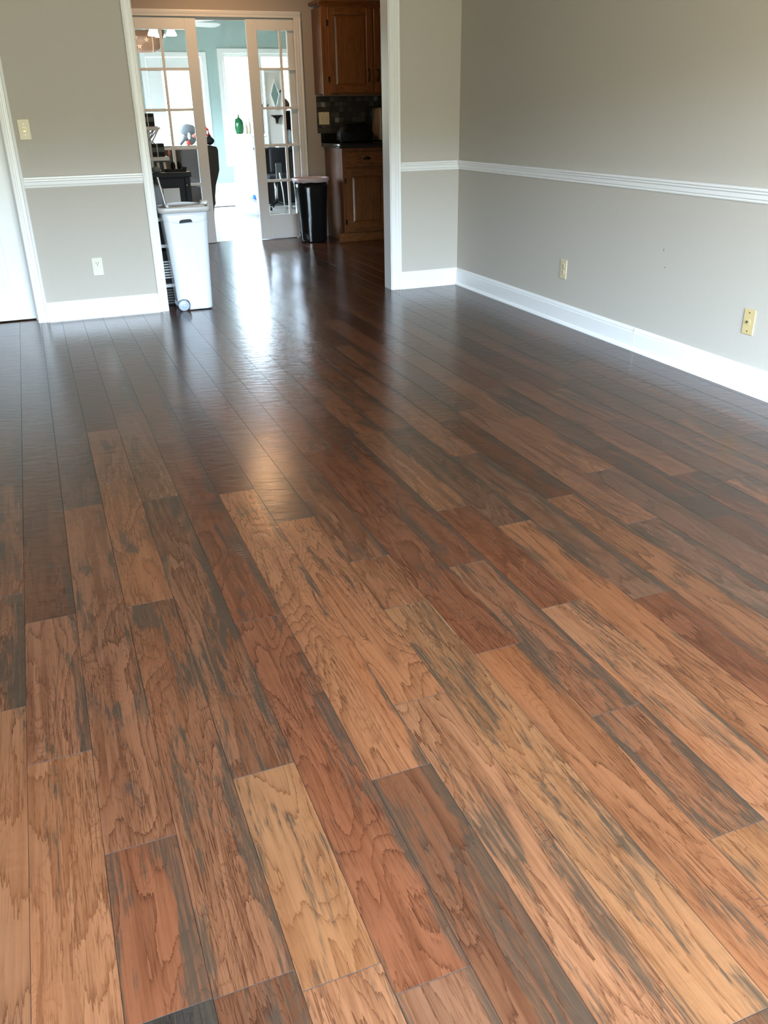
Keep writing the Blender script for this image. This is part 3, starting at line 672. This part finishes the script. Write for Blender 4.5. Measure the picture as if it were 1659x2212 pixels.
# ================================================================== OAK CABINETS
def cab_door(parent, x0, x1, z0, z1, yf, fr=.062, hinges=None, handle=None, name='door'):
    d = MB().box(x0+fr-.004, x1-fr+.004, yf-.006, yf, z0+fr-.004, z1-fr+.004).build(name, 'oakv', parent)
    boxes('door_stile', 'oakv', d, [(x0, x0+fr, yf-.020, yf, z0, z1), (x1-fr, x1, yf-.020, yf, z0, z1)], .003)
    boxes('door_rail', 'oakh', d, [(x0+fr, x1-fr, yf-.020, yf, z0, z0+fr), (x0+fr, x1-fr, yf-.020, yf, z1-fr, z1)], .003)
    a, b_, c, e_ = x0+fr, x1-fr, z0+fr, z1-fr; g = .022
    m = MB()
    rg = lambda i, y: [(a+i, y, c+i), (b_-i, y, c+i), (b_-i, y, e_-i), (a+i, y, e_-i)]
    m.loft([rg(0, yf-.0062), rg(0, yf-.009), rg(.006, yf-.0075), rg(g, yf-.013), rg(g+.004, yf-.014)], False).build('raised_panel', 'oakv', d)
    if hinges:
        for z in hinges: MB().box(x0-.012, x0+.002, yf-.024, yf-.002, z-.026, z+.026, bev=.003).build('hinge', 'iron', d)
    if handle:
        hx, hz = handle
        MB().tube([(hx, yf-.020, hz-.048), (hx, yf-.036, hz-.040), (hx-.003, yf-.046, hz-.02), (hx, yf-.048, hz), (hx+.003, yf-.046, hz+.02), (hx, yf-.036, hz+.040), (hx, yf-.020, hz+.048)], [.008, .005, .006, .0075, .006, .005, .008]).blob((hx, yf-.022, hz-.05), .009, .004, .010).blob((hx, yf-.022, hz+.05), .009, .004, .010).build('handle', 'iron', d)
    return d
UY = 2.925
t = thing('upper_cabinet', (.43, 3.08, 1.385), 'oak wall cabinet with two raised-panel doors above the dark backsplash', 'cabinet')
box('carcass', 'oaks', t, -.078, 1.02, UY+.020, 3.235, 1.40, 2.16, bev=.002)
boxes('frame_stile', 'oakv', t, [(-.082, -.004, UY, UY+.020, 1.385, 2.165), (.432, .470, UY, UY+.020, 1.385, 2.165), (.95, 1.024, UY, UY+.020, 1.385, 2.165)], .002)
boxes('frame_rail', 'oakh', t, [(-.004, .95, UY+.001, UY+.020, 1.385, 1.425), (-.004, .95, UY+.001, UY+.020, 2.130, 2.165)], .002)
MB().prism([(UY+.02, 2.162), (UY-.004, 2.162), (UY-.010, 2.175), (UY-.030, 2.20), (UY-.034, 2.215), (UY+.02, 2.215)], 'X', -.100, 1.04).build('crown_moulding', 'oakh', t)
MB().box(-.106, -.078, UY-.03, 3.235, 2.185, 2.215, bev=.003).build('side_moulding', 'oaks', t)
cab_door(t, -.016, .446, 1.408, 2.150, UY, .062, (1.53, 2.02), (.398, 1.565))
cab_door(t, .462, .930, 1.408, 2.150, UY, .062, None, (.497, 1.565))
BY = 2.655
t = thing('base_cabinet', (.5, 2.9, 0), 'oak base cabinet with one drawer over a panelled door beside the black bin', 'cabinet')
box('carcass', 'oaks', t, .0, 1.45, BY+.020, 3.235, .0, .905, bev=.002)
boxes('frame_stile', 'oakv', t, [(-.004, .036, BY, BY+.020, .095, .905), (.478, .518, BY, BY+.020, .095, .905), (1.41, 1.454, BY, BY+.020, .095, .905)], .002)
boxes('frame_rail', 'oakh', t, [(.036, 1.41, BY+.001, BY+.020, .095, .135), (.036, 1.41, BY+.001, BY+.020, .69, .73), (.036, 1.41, BY+.001, BY+.020, .865, .905)], .001)
MB().box(-.066, 1.454, BY-.012, BY+.010, .0, .088, bev=.004).build('toe_board', 'oakh', t)
def drawer(x0, x1):
    d = MB().box(x0, x1, BY-.019, BY, .722, .872, bev=.006).build('drawer', 'oakh', t)
    c = (x0+x1)/2; m = MB()
    rg = []
    for k in range(7):
        a = PI*k/6; rg.append([(c-.042*math.cos(a), BY-.019-.0, .800), (c-.042*math.cos(a), BY-.019-.0, .800+.020*math.sin(a)+.002), (c-.040*math.cos(a), BY-.019-.018*math.sin(a), .800+.016*math.sin(a)), (c-.040*math.cos(a), BY-.019-.022*math.sin(a), .794)])
    m.loft(rg); m.build('cup_pull', 'iron', d)
drawer(.030, .484); drawer(.512, .97)
cab_door(t, .022, .486, .118, .704, BY, .068, (.60, .20), None)
cab_door(t, .510, .974, .118, .704, BY, .068, None, (.545, .60))
t = thing('countertop', (.7, 2.93, .905), 'black granite countertop with a low matching splash on the oak base cabinet', 'countertop')
MB().box(-.034, 1.50, BY-.030, 3.235, .9055, .945, bev=.006, seg=2).build('slab', 'granite', t)
box('backsplash_lip', 'granite', t, -.064+.03, 1.50, 3.215, 3.235, .945, 1.035, bev=.002)
# mosaic backsplash
wk = bpy.data.objects['wall_kitchen_far']
cols = {'mos1': (.040, .031, .023), 'mos2': (.060, .052, .042), 'mos3': (.028, .028, .024), 'mos4': (.090, .074, .058), 'mos5': (.20, .22, .20)}
for kx, vx in cols.items(): M[kx] = plain('mosaic_'+kx, vx, .3, var=.25, bscale=90)
o = box('backsplash_grout', 'mos3', wk, -.068, 1.40, 3.2335, 3.2349, 1.036, 1.384)
mbs = {k: MB() for k in cols}; rm = random.Random(5)
for i in range(30):
    for j in range(7):
        x = -.066+.0488*i; z = 1.038+.0492*j
        k = rm.choices(list(cols), (5, 3, 3, 1.4, .25))[0]
        if (i, j) == (1, 5): k = 'mos5'
        if x < .07 and 1.11 < z+.024 < 1.24 and False: continue
        mbs[k].box(x, x+.0455, 3.2285, 3.2334, z, z+.046, bev=.0012)
for k, nm in (('mos1', 'brown_mosaic'), ('mos2', 'grey_mosaic'), ('mos3', 'slate_mosaic'), ('mos4', 'tan_mosaic'), ('mos5', 'pale_mosaic')):
    o = mbs[k].build(nm, k, wk); o['kind'] = 'stuff'

# handbag
t = thing('handbag', (.24, 2.95, .945), 'black leather handbag slumped on the black countertop', 'handbag')
bm = bmesh.new(); bmesh.ops.create_cube(bm, size=1); bmesh.ops.subdivide_edges(bm, edges=bm.edges[:], cuts=7, use_grid_fill=True)
rb = random.Random(8)
for v in bm.verts:
    x, y, z = v.co*2
    k = (1-.25*abs(y)**2)
    v.co = Vector((.245+x*.178*(1-.10*max(z, 0)-.04*abs(z)**3)+.006*math.sin(9*y+5*z), 2.95+y*.085*(1-.35*max(0, z))*(1-.2*abs(x)**3), 1.033+z*(.086-(.022*(.5+.5*math.cos(5.5*x+.6)) if z > 0 else 0))*(1-.16*abs(x)**4)+.007*math.sin(7*x)+rb.uniform(-.003, .003)))
MB().bm(bm, True).build('bag_body', 'leather', t)
for yy in (2.925, 2.975): MB().tube([(.11, yy, 1.10), (.13, yy-.02, 1.128), (.20, yy-.03, 1.126), (.29, yy-.03, 1.122), (.35, yy-.01, 1.132), (.38, yy, 1.10)], .007).build('strap', 'leather', t)
MB().tube([(.10, 2.865, 1.11), (.075, 2.85, 1.06), (.10, 2.85, 1.00), (.075, 2.85, .96), (.05, 2.86, .952)], .005).build('tassel', 'dark', t)
for x in (.28, .33): MB().lathe([(.006, 0), (.009, .002), (.006, .004)], (x, 2.93, 1.126), 12).build('buckle', 'chrome', t)
# upright box at the right
t = thing('toaster_oven', (.60, 3.0, .945), 'tan and silver upright appliance standing at the far right of the counter', 'appliance')
MB().box(.495, .80, 2.88, 3.12, .955, 1.268, bev=.02, seg=3).build('housing', 'tanmetal', t)
MB().box(.515, .530, 2.868, 2.882, 1.14, 1.24, bev=.004).build('trim_bar', 'chrome', t)
MB().box(.55, .76, 2.872, 2.882, .99, 1.22, bev=.004).build('front_glass', 'black', t)
for x in (.52, .77): MB().lathe([(.012, 0), (.012, .012)], (x, 2.93, .9455), 12).build('foot', 'black', t)

# ceiling lamp of the kitchen (above the frame; its reflection lies on the floor)
t = thing('ceiling_lamp', (-1.10, 2.35, ZC), 'warm flush glass dome lamp on the kitchen ceiling', 'ceiling lamp')
MB().lathe([(.12, 0), (.125, -.012), (.11, -.02), (.02, -.02)], (-1.10, 2.35, ZC), 28).build('lamp_base', 'iron', t)
MB().lathe([(.11, -.02), (.115, -.04), (.10, -.075), (.065, -.105), (.02, -.12), (.001, -.122)], (-1.10, 2.35, ZC), 28, cap=False).build('lamp_glass', 'lampk', t)

# added globe and fill light, outside the frame, to warm the upper walls
t = thing('ceiling_lamp', (-1.4, -4.95, ZC), 'small warm globe added on the front room ceiling, out of view', 'ceiling lamp')
MB().lathe([(.07, 0), (.075, -.012), (.05, -.03), (.02, -.05)], (-1.4, -4.95, ZC), 28).build('lamp_base', 'iron', t)
MB().lathe([(.05, -.05), (.062, -.08), (.055, -.11), (.02, -.13), (.001, -.132)], (-1.4, -4.95, ZC), 28, cap=False).build('lamp_glass', 'fillm', t)
pl_ = bpy.data.lights.new('added_warm_fill', 'POINT'); pl_.energy = 12; pl_.color = (1.0, .70, .40); pl_.shadow_soft_size = .05  # unseen fill light added below the globe
po_ = bpy.data.objects.new('added_warm_fill', pl_); COL.objects.link(po_); po_.location = (-1.4, -4.95, ZC-.20)

# ================================================================== KITCHEN CLUTTER AT THE LEFT
TY = 2.55
t = thing('kitchen_cart', (-1.95, 2.8, 0), 'dark slate grey cart in front of the left pocket door', 'cart')
box('cart_top', 'slate', t, -2.42, -1.548, TY-.01, 3.12, .706, .750, bev=.004)
box('carcass', 'slate', t, -2.38, -1.60, TY+.022, 3.08, .05, .706, bev=.002)
for x0, x1 in ((-2.40, -2.34), (-1.612, -1.562)):
    for y0 in (TY+.002, 3.04): box('leg', 'slate', t, x0, x1, y0, y0+.05, 0, .706, bev=.003)
dr = box('drawer', 'slate', t, -2.335, -1.622, TY+.004, TY+.02, .640-.035, .696, bev=.002)
MB().blob((-1.598, TY-.004, .634), .009, .008, .009).build('peg', 'chrome', t)
MB().blob((-1.98, TY-.010, .645), .014, .014, .014).build('knob', 'chrome', dr)
for x0, x1 in ((-2.335, -1.985), (-1.975, -1.622)): box('door', 'slate', t, x0, x1, TY+.004, TY+.02, .09, .585, bev=.002)
tag(box('cardboard_sheet', 'white', None, -1.872, -1.686, TY-.10, TY-.085, .0, .620, bev=.002), 'white cardboard sheet leaning upright against the dark grey cart', 'cardboard')
tag(box('white_box', 'white', None, -1.69, -1.655, TY-.08, TY-.04, .0, .485, bev=.003), 'narrow white box edge beside the white cardboard sheet', 'box')
# white two-tier shelf on the cart
t = thing('tiered_shelf', (-1.98, 2.70, .75), 'white two-tier folding shelf standing on the dark cart', 'shelf')
def wood(nm, *a, mt='whitemet', bev=.003): return box(nm, mt, t, *a, bev=bev)
wood('shelf_board', -2.28, -1.795, 2.60, 2.86, 1.112, 1.144); wood('shelf_board', -2.28, -1.722, 2.60, 2.90, .852, .886)
for y in (2.61, 2.84): wood('post', -1.895, -1.872, y, y+.02, .7505, 1.112); wood('post', -2.28, -2.257, y, y+.02, .7505, 1.112)
for y in (2.602, 2.856):
    MB().tube([(-1.80, y, 1.120), (-1.885, y, 1.035)], .006).build('brace', 'whitemet', t)
    MB().tube([(-1.790, y, 1.128), (-1.872, y, 1.000)], .005).build('brace', 'whitemet', t)
    MB().tube([(-1.885, y, 1.035), (-1.835, y, .995)], .005).build('brace', 'whitemet', t)
    MB().blob((-1.785, y-.004, 1.130), .008, .006, .008).build('bolt', 'chrome', t); MB().blob((-1.880, y-.004, 1.036), .007, .006, .007).build('bolt', 'chrome', t)
def striped(label, x0, x1, z0, z1, xr):
    t = thing('gift_box', ((x0+x1)/2, 2.68, z0), label, 'box', 'striped boxes on the white tiered shelf')
    h = (z1-z0); d0, d1 = 2.625, 2.75
    box('box_body', 'black', t, x0, x1, d0, d1, z0, z1, bev=.002)
    box('grey_band', 'greyb', t, x0-.001, x1+.001, d0-.001, d1+.001, z0+h*.36, z0+h*.72)
    box('ribbon', 'white', t, xr-.003, xr+.003, d0-.002, d0-.0005, z0+.002, z1)
striped('small black and grey striped box on the upper white shelf', -1.932, -1.818, 1.1445, 1.254, -1.876)
striped('wide black and grey striped box on the lower white shelf', -1.912, -1.757, .8865, .998, -1.822)
tag(MB().blob((-1.718, 2.64, .895), .012, .012, .028).build('red_toy', 'pink'), 'small salmon red object on the end of the lower white shelf', 'toy')
bpy.data.objects['red_toy'].location.z += .0205
t = thing('utensil_tray', (-1.66, 2.62, .75), 'black tray with two rounded humps on the dark cart', 'tray')
MB().box(-1.775, -1.585, 2.56, 2.70, .752, .776, bev=.006, seg=2).build('tray', 'black', t)
for x in (-1.690, -1.632): MB().blob((x, 2.66, .80), .022, .03, .042).build('hump', 'black', t)
MB().box(-1.61, -1.575, 2.58, 2.62, .776, .792, bev=.004).build('clip', 'black', t)
tag(box('paper', 'white', None, -1.82, -1.552, 2.56, 2.72, .7503, .7515), 'loose white papers under the black tray on the cart', 'paper')
tag(MB().blob((-1.86, 2.60, .778), .040, .04, .027, amp=.15, seed=5).build('grey_cloth', 'grey'), 'grey bundled cloth at the left end of the cart top', 'cloth')
t = thing('card_rack', (-1.79, 2.80, .75), 'row of beige and dark cards behind the grey cloth', 'cards')
for i in range(6): MB().prism([(2.76, .754), (2.762, .754), (2.80, .83), (2.798, .83)], 'X', -1.88+i*.03, -1.858+i*.03).build('card', ('cream', 'greyb')[i % 2], t)
box('rack_base', 'black', t, -1.89, -1.70, 2.74, 2.82, .7505, .756)
# rack tucked behind the wall, seen between the casing and the white bin
t = thing('storage_rack', (-2.36, .34, 0), 'black and white metal rack tucked behind the wall left of the white bin', 'rack')
RX0, RX1, RY0, RY1 = -2.62, -2.125, .16, .46
for x in (RX0, RX1-.018):
    for y in (RY0, RY1-.018): box('post', 'black', t, x, x+.018, y, y+.018, 0, .60, bev=.002)
for z in (.13, .40, .575): box('shelf_board', 'lidw', t, RX0, RX1, RY0-.004, RY1, z, z+.022, bev=.002)
for z0, n, mt, dz in ((.190, 7, 'lidw', .018), (.014, 6, 'greyb', .018)):
    cr_ = thing('slatted_crate', (-2.37, .32, z0), ('black crate with bright white slats on the middle of the rack' if n == 7 else 'black crate with dull grey slats at the bottom of the rack'), 'crate')
    zz = .1525 if n == 7 else .002
    box('crate_body', 'black', cr_, RX0+.03, RX1-.022, RY0+.03, RY1-.03, zz, zz+(.22 if n == 7 else .12))
    for k in range(n): box('slat', mt, cr_, RX0+.03, RX1-.022, RY0+.014, RY0+.0295, z0+k*dz, z0+k*dz+.009)
tag(box('dark_box', 'dark', None, RX0+.03, RX1-.022, RY0+.02, RY1-.03, .4225, .56, bev=.005), 'dark box on the upper shelf of the rack behind the wall', 'box')
tag(MB().box(-2.45, -2.135, .20, .40, .5975, .80, bev=.03, seg=3).build('patterned_bag', 'grey'), 'light grey patterned bag standing on top of the rack', 'bag')

# ================================================================== SUNROOM CONTENT
t = thing('armchair', (-1.15, 5.6, 0), 'brown leather high-back armchair seen from behind through the pocket doors', 'armchair')
MB().prism([(-.83, .10), (-.775, .42), (-.745, .50), (-.712, .60), (-.706, .83), (-.720, .868), (-.80, .89), (-1.52, .89), (-1.60, .868), (-1.60, .60), (-1.55, .42), (-1.50, .10)], 'Y', 5.40, 5.56).build('backrest', 'brown', t)
MB().box(-1.45, -.85, 5.56, 6.15, .22, .45, bev=.04, seg=3).build('seat', 'brown', t)
for x in (-1.56, -.88): MB().box(x, x+.12, 5.56, 6.15, .15, .62, bev=.04, seg=3).build('armrest', 'brown', t)
for x in (-1.48, -.845):
    for y in (5.42, 6.08): MB().loft([rrect(x, y+.02, .016, .016, .004, 0, 2), rrect(x, y+.02, .024, .024, .004, .16, 2)], False).build('leg', 'darkw', t)
t = thing('plush_toy', (-1.05, 5.47, .89), 'grey plush toy with a drooping head on the armchair back', 'plush toy')
MB().blob((-1.04, 5.49, 1.065), .105, .05, .072, amp=.12, seed=1).build('head', 'grey', t)
MB().blob((-1.02, 5.49, .965), .07, .045, .070, amp=.12, seed=2).build('body', 'grey', t)
MB().tube([(-1.08, 5.45, 1.00), (-1.12, 5.45, .95), (-1.16, 5.46, .905)], [.03, .025, .02]).build('arm', 'grey', t)
MB().blob((-1.045, 5.405, 1.00), .02, .012, .04).build('label_tag', 'white', t)
tag(MB().blob((-1.062, 5.415, .925), .030, .02, .030).build('red_ball', 'red'), 'red ball in front of the grey plush toy', 'ball')
tag(MB().blob((-.985, 5.40, 1.00), .028, .018, .022).build('pink_ball', 'pink'), 'salmon pink ball against the grey plush toy', 'ball')
bpy.data.objects['red_ball'].location.z = .8905; bpy.data.objects['red_ball'].location.y = 5.412
t = thing('toy_figure', (-.82, 5.46, .89), 'orange red toy on a black base at the end of the armchair back', 'toy')
MB().blob((-.770-.02, 5.46, .94), .058, .05, .048, amp=.2, seed=3).blob((-.79, 5.46, .97), .03, .03, .04, amp=.2, seed=4).build('base', 'black', t)
MB().tube([(-.815, 5.46, .99), (-.79, 5.46, 1.02), (-.80, 5.46, 1.07), (-.815, 5.46, 1.09), (-.83, 5.46, 1.05), (-.82, 5.46, 1.0)], .014).build('red_loop', 'red', t)
for z in (1.12, 1.15, 1.18): MB().blob((-.828, 5.46, z), .008, .008, .012).build('bead', 'black', t)
MB().tube([(-.828, 5.46, 1.08), (-.828, 5.46, 1.18)], .003).build('stem', 'black', t)
# dresser
t = thing('dresser', (.42, 7.95, 0), 'white dresser on short legs along the sunroom, green vase on top', 'dresser')
box('carcass', 'white', t, .175, .62, 7.25, 8.64, .12, .93, bev=.004)
box('dresser_top', 'white', t, .155, .64, 7.22, 8.67, .93, .955, bev=.005)
for x in (.18, .57):
    for y in (7.24, 8.60): MB().loft([rrect(x+.02, y+.02, .012, .012, .003, 0, 2), rrect(x+.02, y+.02, .022, .022, .003, .12, 2)], False).build('leg', 'white', t)
for j in range(3):
    for i in range(2):
        d = box('drawer', 'white', t, .160, .175, 7.28+i*.68, 7.93+i*.68, .15+j*.26, .39+j*.26, bev=.003)
        MB().blob((.152, 7.60+i*.68, .27+j*.26), .012, .015, .015).build('knob', 'white', d)
t = thing('vase', (.215, 8.2, .955), 'rounded green glass jug on the white dresser', 'vase')
MB().lathe([(.045, 0), (.062, .012), (.071, .08), (.070, .15), (.058, .195), (.032, .222), (.013, .238), (.012, .262), (.006, .28)], (.215, 8.2, .9555), 24).build('body', 'bottle', t)
MB().tube([(.17, 8.2, 1.12), (.145, 8.2, 1.145), (.165, 8.2, 1.165), (.195, 8.2, 1.165)], .008).build('handle', 'bottle', t)
tag(MB().lathe([(.022, 0), (.025, .01), (.024, .13), (.010, .17), (.009, .215), (.011, .22)], (.365, 8.15, .9555), 16).build('bottle', 'tanb'), 'small tan bottle beside the green jug', 'bottle')
tag(MB().lathe([(.020, 0), (.023, .01), (.022, .10), (.010, .13), (.009, .17), (.011, .175)], (.315, 8.15, .9555), 16).build('bottle', 'tanb'), 'shorter tan bottle between the green jug and the taller bottle', 'bottle')
tag(MB().blob((.33, 7.9, .065), .06, .10, .055, amp=.1, seed=2).build('blue_toy', 'blue'), 'blue object lying under the white dresser', 'toy')
bpy.data.objects['blue_toy'].location.z = .001
t = thing('rug', (-.35, 8.1, 0), 'pale rug with a dark edge on the sunroom tiles', 'rug')
MB().box(-1.3, -.20, 7.06, 9.3, .0005, .010, bev=.003).build('pile', 'rug', t)
MB().box(-1.3, -.20, 7.03, 7.075, .0005, .013, bev=.003).build('dark_border', 'rugd', t)
# narrow cream hall tree with a diamond mirror
HX0, HX1, HY = .395, .625, 7.12
t = thing('hall_tree', (.51, HY, 0), 'narrow cream panel with a diamond mirror and a dark corbel, behind the right pocket door', 'hall tree')
box('panel', 'cream', t, HX0, HX1, HY, HY+.05, 0, 1.785, bev=.003)
boxes('edge_trim', 'white', t, [(HX0-.012, HX0+.006, HY-.012, HY, .2, 1.79), (HX1-.006, HX1+.012, HY-.012, HY, .2, 1.79), (HX0, HX1, HY-.012, HY, 1.76, 1.79)], .002)
cxm, czm = .530, 1.485
dm = [(cxm, 1.682), (.603, 1.475), (.528, 1.275), (.458, 1.478)]
fr = MB()
for i in range(4):
    (xa, za), (xb, zb) = dm[i], dm[(i+1) % 4]; s_ = .80
    A, B_ = (cxm+(xa-cxm)*s_, czm+(za-czm)*s_), (cxm+(xb-cxm)*s_, czm+(zb-czm)*s_)
    fr.prism([(xa, za), (xb, zb), B_, A], 'Y', HY-.022, HY-.0005)
fr.build('mirror_frame', 'white', t)
MB().prism([(cxm+(x-cxm)*.8, czm+(z-czm)*.8) for x, z in dm], 'Y', HY-.010, HY-.001).build('mirror', 'mirror', t)
box('ledge', 'darkw', t, .455, .607, HY-.08, HY, 1.197, 1.212, bev=.002)
MB().prism([(.470, 1.197), (.600, 1.197), (.560, 1.165), (.540, 1.10), (.522, 1.10), (.512, 1.165)], 'Y', HY-.04, HY-.0005).build('corbel', 'darkw', t)
for x, z in ((.40, 1.34), (.60, 1.52)): MB().tube([(x, HY-.012, z), (x, HY-.05, z-.01), (x+.01, HY-.06, z+.015)], .006).build('hook', 'iron', t)
# items on the near end of the dresser
t = thing('lantern', (.36, 7.45, .955), 'black lantern on the near end of the white dresser', 'lantern')
boxes('frame', 'darkw', t, [(.31, .41, 7.40, 7.50, .957, .99), (.31, .41, 7.40, 7.50, 1.28, 1.36)], .004)
for x in (.312, .394):
    for y in (7.402, 7.484): box('corner_post', 'darkw', t, x, x+.014, y, y+.014, .99, 1.28)
MB().blob((.36, 7.45, 1.10), .035, .03, .11, amp=.3, seed=6).build('filling', 'green', t)
# shelf unit right of the hall tree
t = thing('bookcase', (.85, 7.3, 0), 'dark bookcase right of the cream hall tree', 'bookcase')
for a in ((.655, .675, 7.15, 7.45, 0, 1.27), (1.05, 1.07, 7.15, 7.45, 0, 1.27)): box('side_panel', 'darkw', t, *a)
for z in (.0, .40, .80, 1.25): box('shelf_board', 'darkw', t, .675, 1.05, 7.15, 7.45, z+.001, z+.021)
box('back_panel', 'darkw', t, .675, 1.05, 7.44, 7.45, 0, 1.27)
tag(MB().blob((.72, 7.28, 1.350), .06, .06, .075, amp=.3, seed=9).build('dried_arrangement', 'copper'), 'round reddish brown dried arrangement on top of the dark bookcase', 'decoration')
tag(MB().lathe([(.035, 0), (.045, .02), (.05, .12), (.03, .17), (.02, .19)], (.735, 7.22, .8215), 18).build('white_jar', 'white'), 'white jar on a shelf of the dark bookcase', 'jar')
# office chair in front of the dresser end
t = thing('office_chair', (.25, 6.2, 0), 'dark grey office chair with a white pole seen through the lower right panes', 'office chair')
MB().box(.135, .355, 6.10, 6.16, .50, .80, bev=.025, seg=3).build('backrest', 'dark', t)
MB().box(.11, .40, 6.12, 6.55, .40, .46, bev=.02, seg=3).build('seat', 'dark', t)
MB().box(.20, .29, 6.09, 6.11, .38, .62, bev=.008).build('back_bracket', 'greyb', t)
MB().lathe([(.022, .09), (.022, .40)], (.25, 6.33, 0), 14).build('gas_lift', 'chrome', t)
for k in range(5):
    a = 2*PI*k/5+.3; x, y = .25+.23*math.cos(a), 6.33+.23*math.sin(a)
    b_ = MB().tube([(.25, 6.33, .10), (x, y, .07)], [.022, .014]).build('base_arm', 'black', t)
    MB().lathe([(.022, -.012), (.026, -.008), (.026, .008), (.022, .012)], (x, y, .0275), 14, 'X').build('caster', 'black', b_)
t = thing('desk', (.50, 6.85, 0), 'dark brown desk with a closed front panel behind the office chair', 'desk')
box('desk_top', 'darkw', t, .14, .98, 6.68, 7.08, .76, .79, bev=.003)
boxes('side_panel', 'darkw', t, [(.16, .18, 6.70, 7.06, 0, .76), (.94, .96, 6.70, 7.06, 0, .76)])
box('modesty_panel', 'darkw', t, .18, .94, 6.74, 6.76, .06, .76)
box('drawer', 'darkw', t, .60, .90, 6.715, 6.74, .52, .72, bev=.003)
tag(box('paper_stack', 'white', None, .44, .60, 6.75, 6.95, .7905, .812, bev=.002), 'small stack of white papers on the dark brown desk', 'paper')
tag(MB().tube([(.155, 5.55, .014), (.150, 5.6, .30), (.135, 5.66, .52)], .008).build('white_pole', 'white'), 'thin white pole standing in front of the office chair', 'pole')
# ceiling fan
FX, FY, FZ = -1.21, 5.62, 2.185
t = thing('ceiling_fan', (FX, FY, ZS), 'white ceiling fan with white glass shades, cut off by the top of the pocket door', 'ceiling fan')
MB().lathe([(.06, 0), (.06, -.04), (.015, -.05), (.015, -.36)], (FX, FY, ZS), 20).build('canopy', 'white', t)
MB().lathe([(.02, .14), (.10, .13), (.11, .06), (.08, .02), (.04, -.03), (.035, -.08), (.02, -.11), (.004, -.15)], (FX, FY, FZ+.01), 24).build('motor', 'darkw', t)
def blade(ang):
    pts = [(.14, -.05), (.20, -.075), (.74, -.085), (.80, -.06), (.82, 0), (.80, .06), (.74, .085), (.20, .075), (.14, .05)]
    R_ = Matrix.Rotation(ang, 3, 'Z') @ Matrix.Rotation(math.radians(-12), 3, 'X'); c = Vector((FX, FY, FZ+.05))
    m = MB().prism(pts, 'Z', -.004, .004); m.v = [R_ @ v+c for v in m.v]; b_ = m.build('blade', 'white', t)
    q = MB().box(.06, .17, -.015, .015, .004, .010); q.v = [R_ @ v+c for v in q.v]; q.build('blade_iron', 'iron', b_)
for k in range(5): blade(math.radians(-51.6)+k*2*PI/5)
for x, y in ((-1.315, 5.55), (-1.105, 5.55), (-1.21, 5.74)):
    MB().lathe([(.016, .09), (.028, .07), (.052, .035), (.066, 0), (.060, -.006)], (x, y, 2.095), 18).build('glass_shade', 'lampf', t)
    MB().tube([(FX, FY, 2.20), (x, y, 2.18)], .010).build('shade_arm', 'darkw', t)
# brown star-printed drum hanging from the ceiling
t = thing('hanging_drum', (-1.50, 6.2, 2.0), 'brown drum-shaped hanging decoration printed with tan stars, left of the fan shades', 'decoration')
DY = 6.2
d_ = MB().lathe([(.02, -.30), (.10, -.30), (.125, -.28), (.125, .12), (.115, .17), (.085, .205), (.03, .22)], (-1.36, DY, 2.075), 28, 'X').build('drum', 'fanb', t)
for (sx, sz, sr) in ((-1.33, 2.085, .034), (-1.42, 2.015, .036), (-1.46, 2.11, .03), (-1.25, 2.13, .022)):
    dz = sz-2.075; yy = DY-math.sqrt(max(.0001, .1265**2-dz*dz))
    k_ = [(sx+(sr if k % 2 == 0 else sr*.42)*math.cos(PI/5*k+.3), sz+(sr if k % 2 == 0 else sr*.42)*math.sin(PI/5*k+.3)) for k in range(10)]
    MB().prism(k_, 'Y', yy-.004, yy+.012).build('star', 'star', d_)
MB().lathe([(.1255, 0), (.1285, .002), (.1285, .008), (.1255, .010)], (-1.26, DY, 2.075), 28, 'X', cap=False).build('hoop', 'star', d_)
MB().tube([(-1.45, DY, 2.19), (-1.45, DY, ZS)], .003).build('cord', 'iron', t)
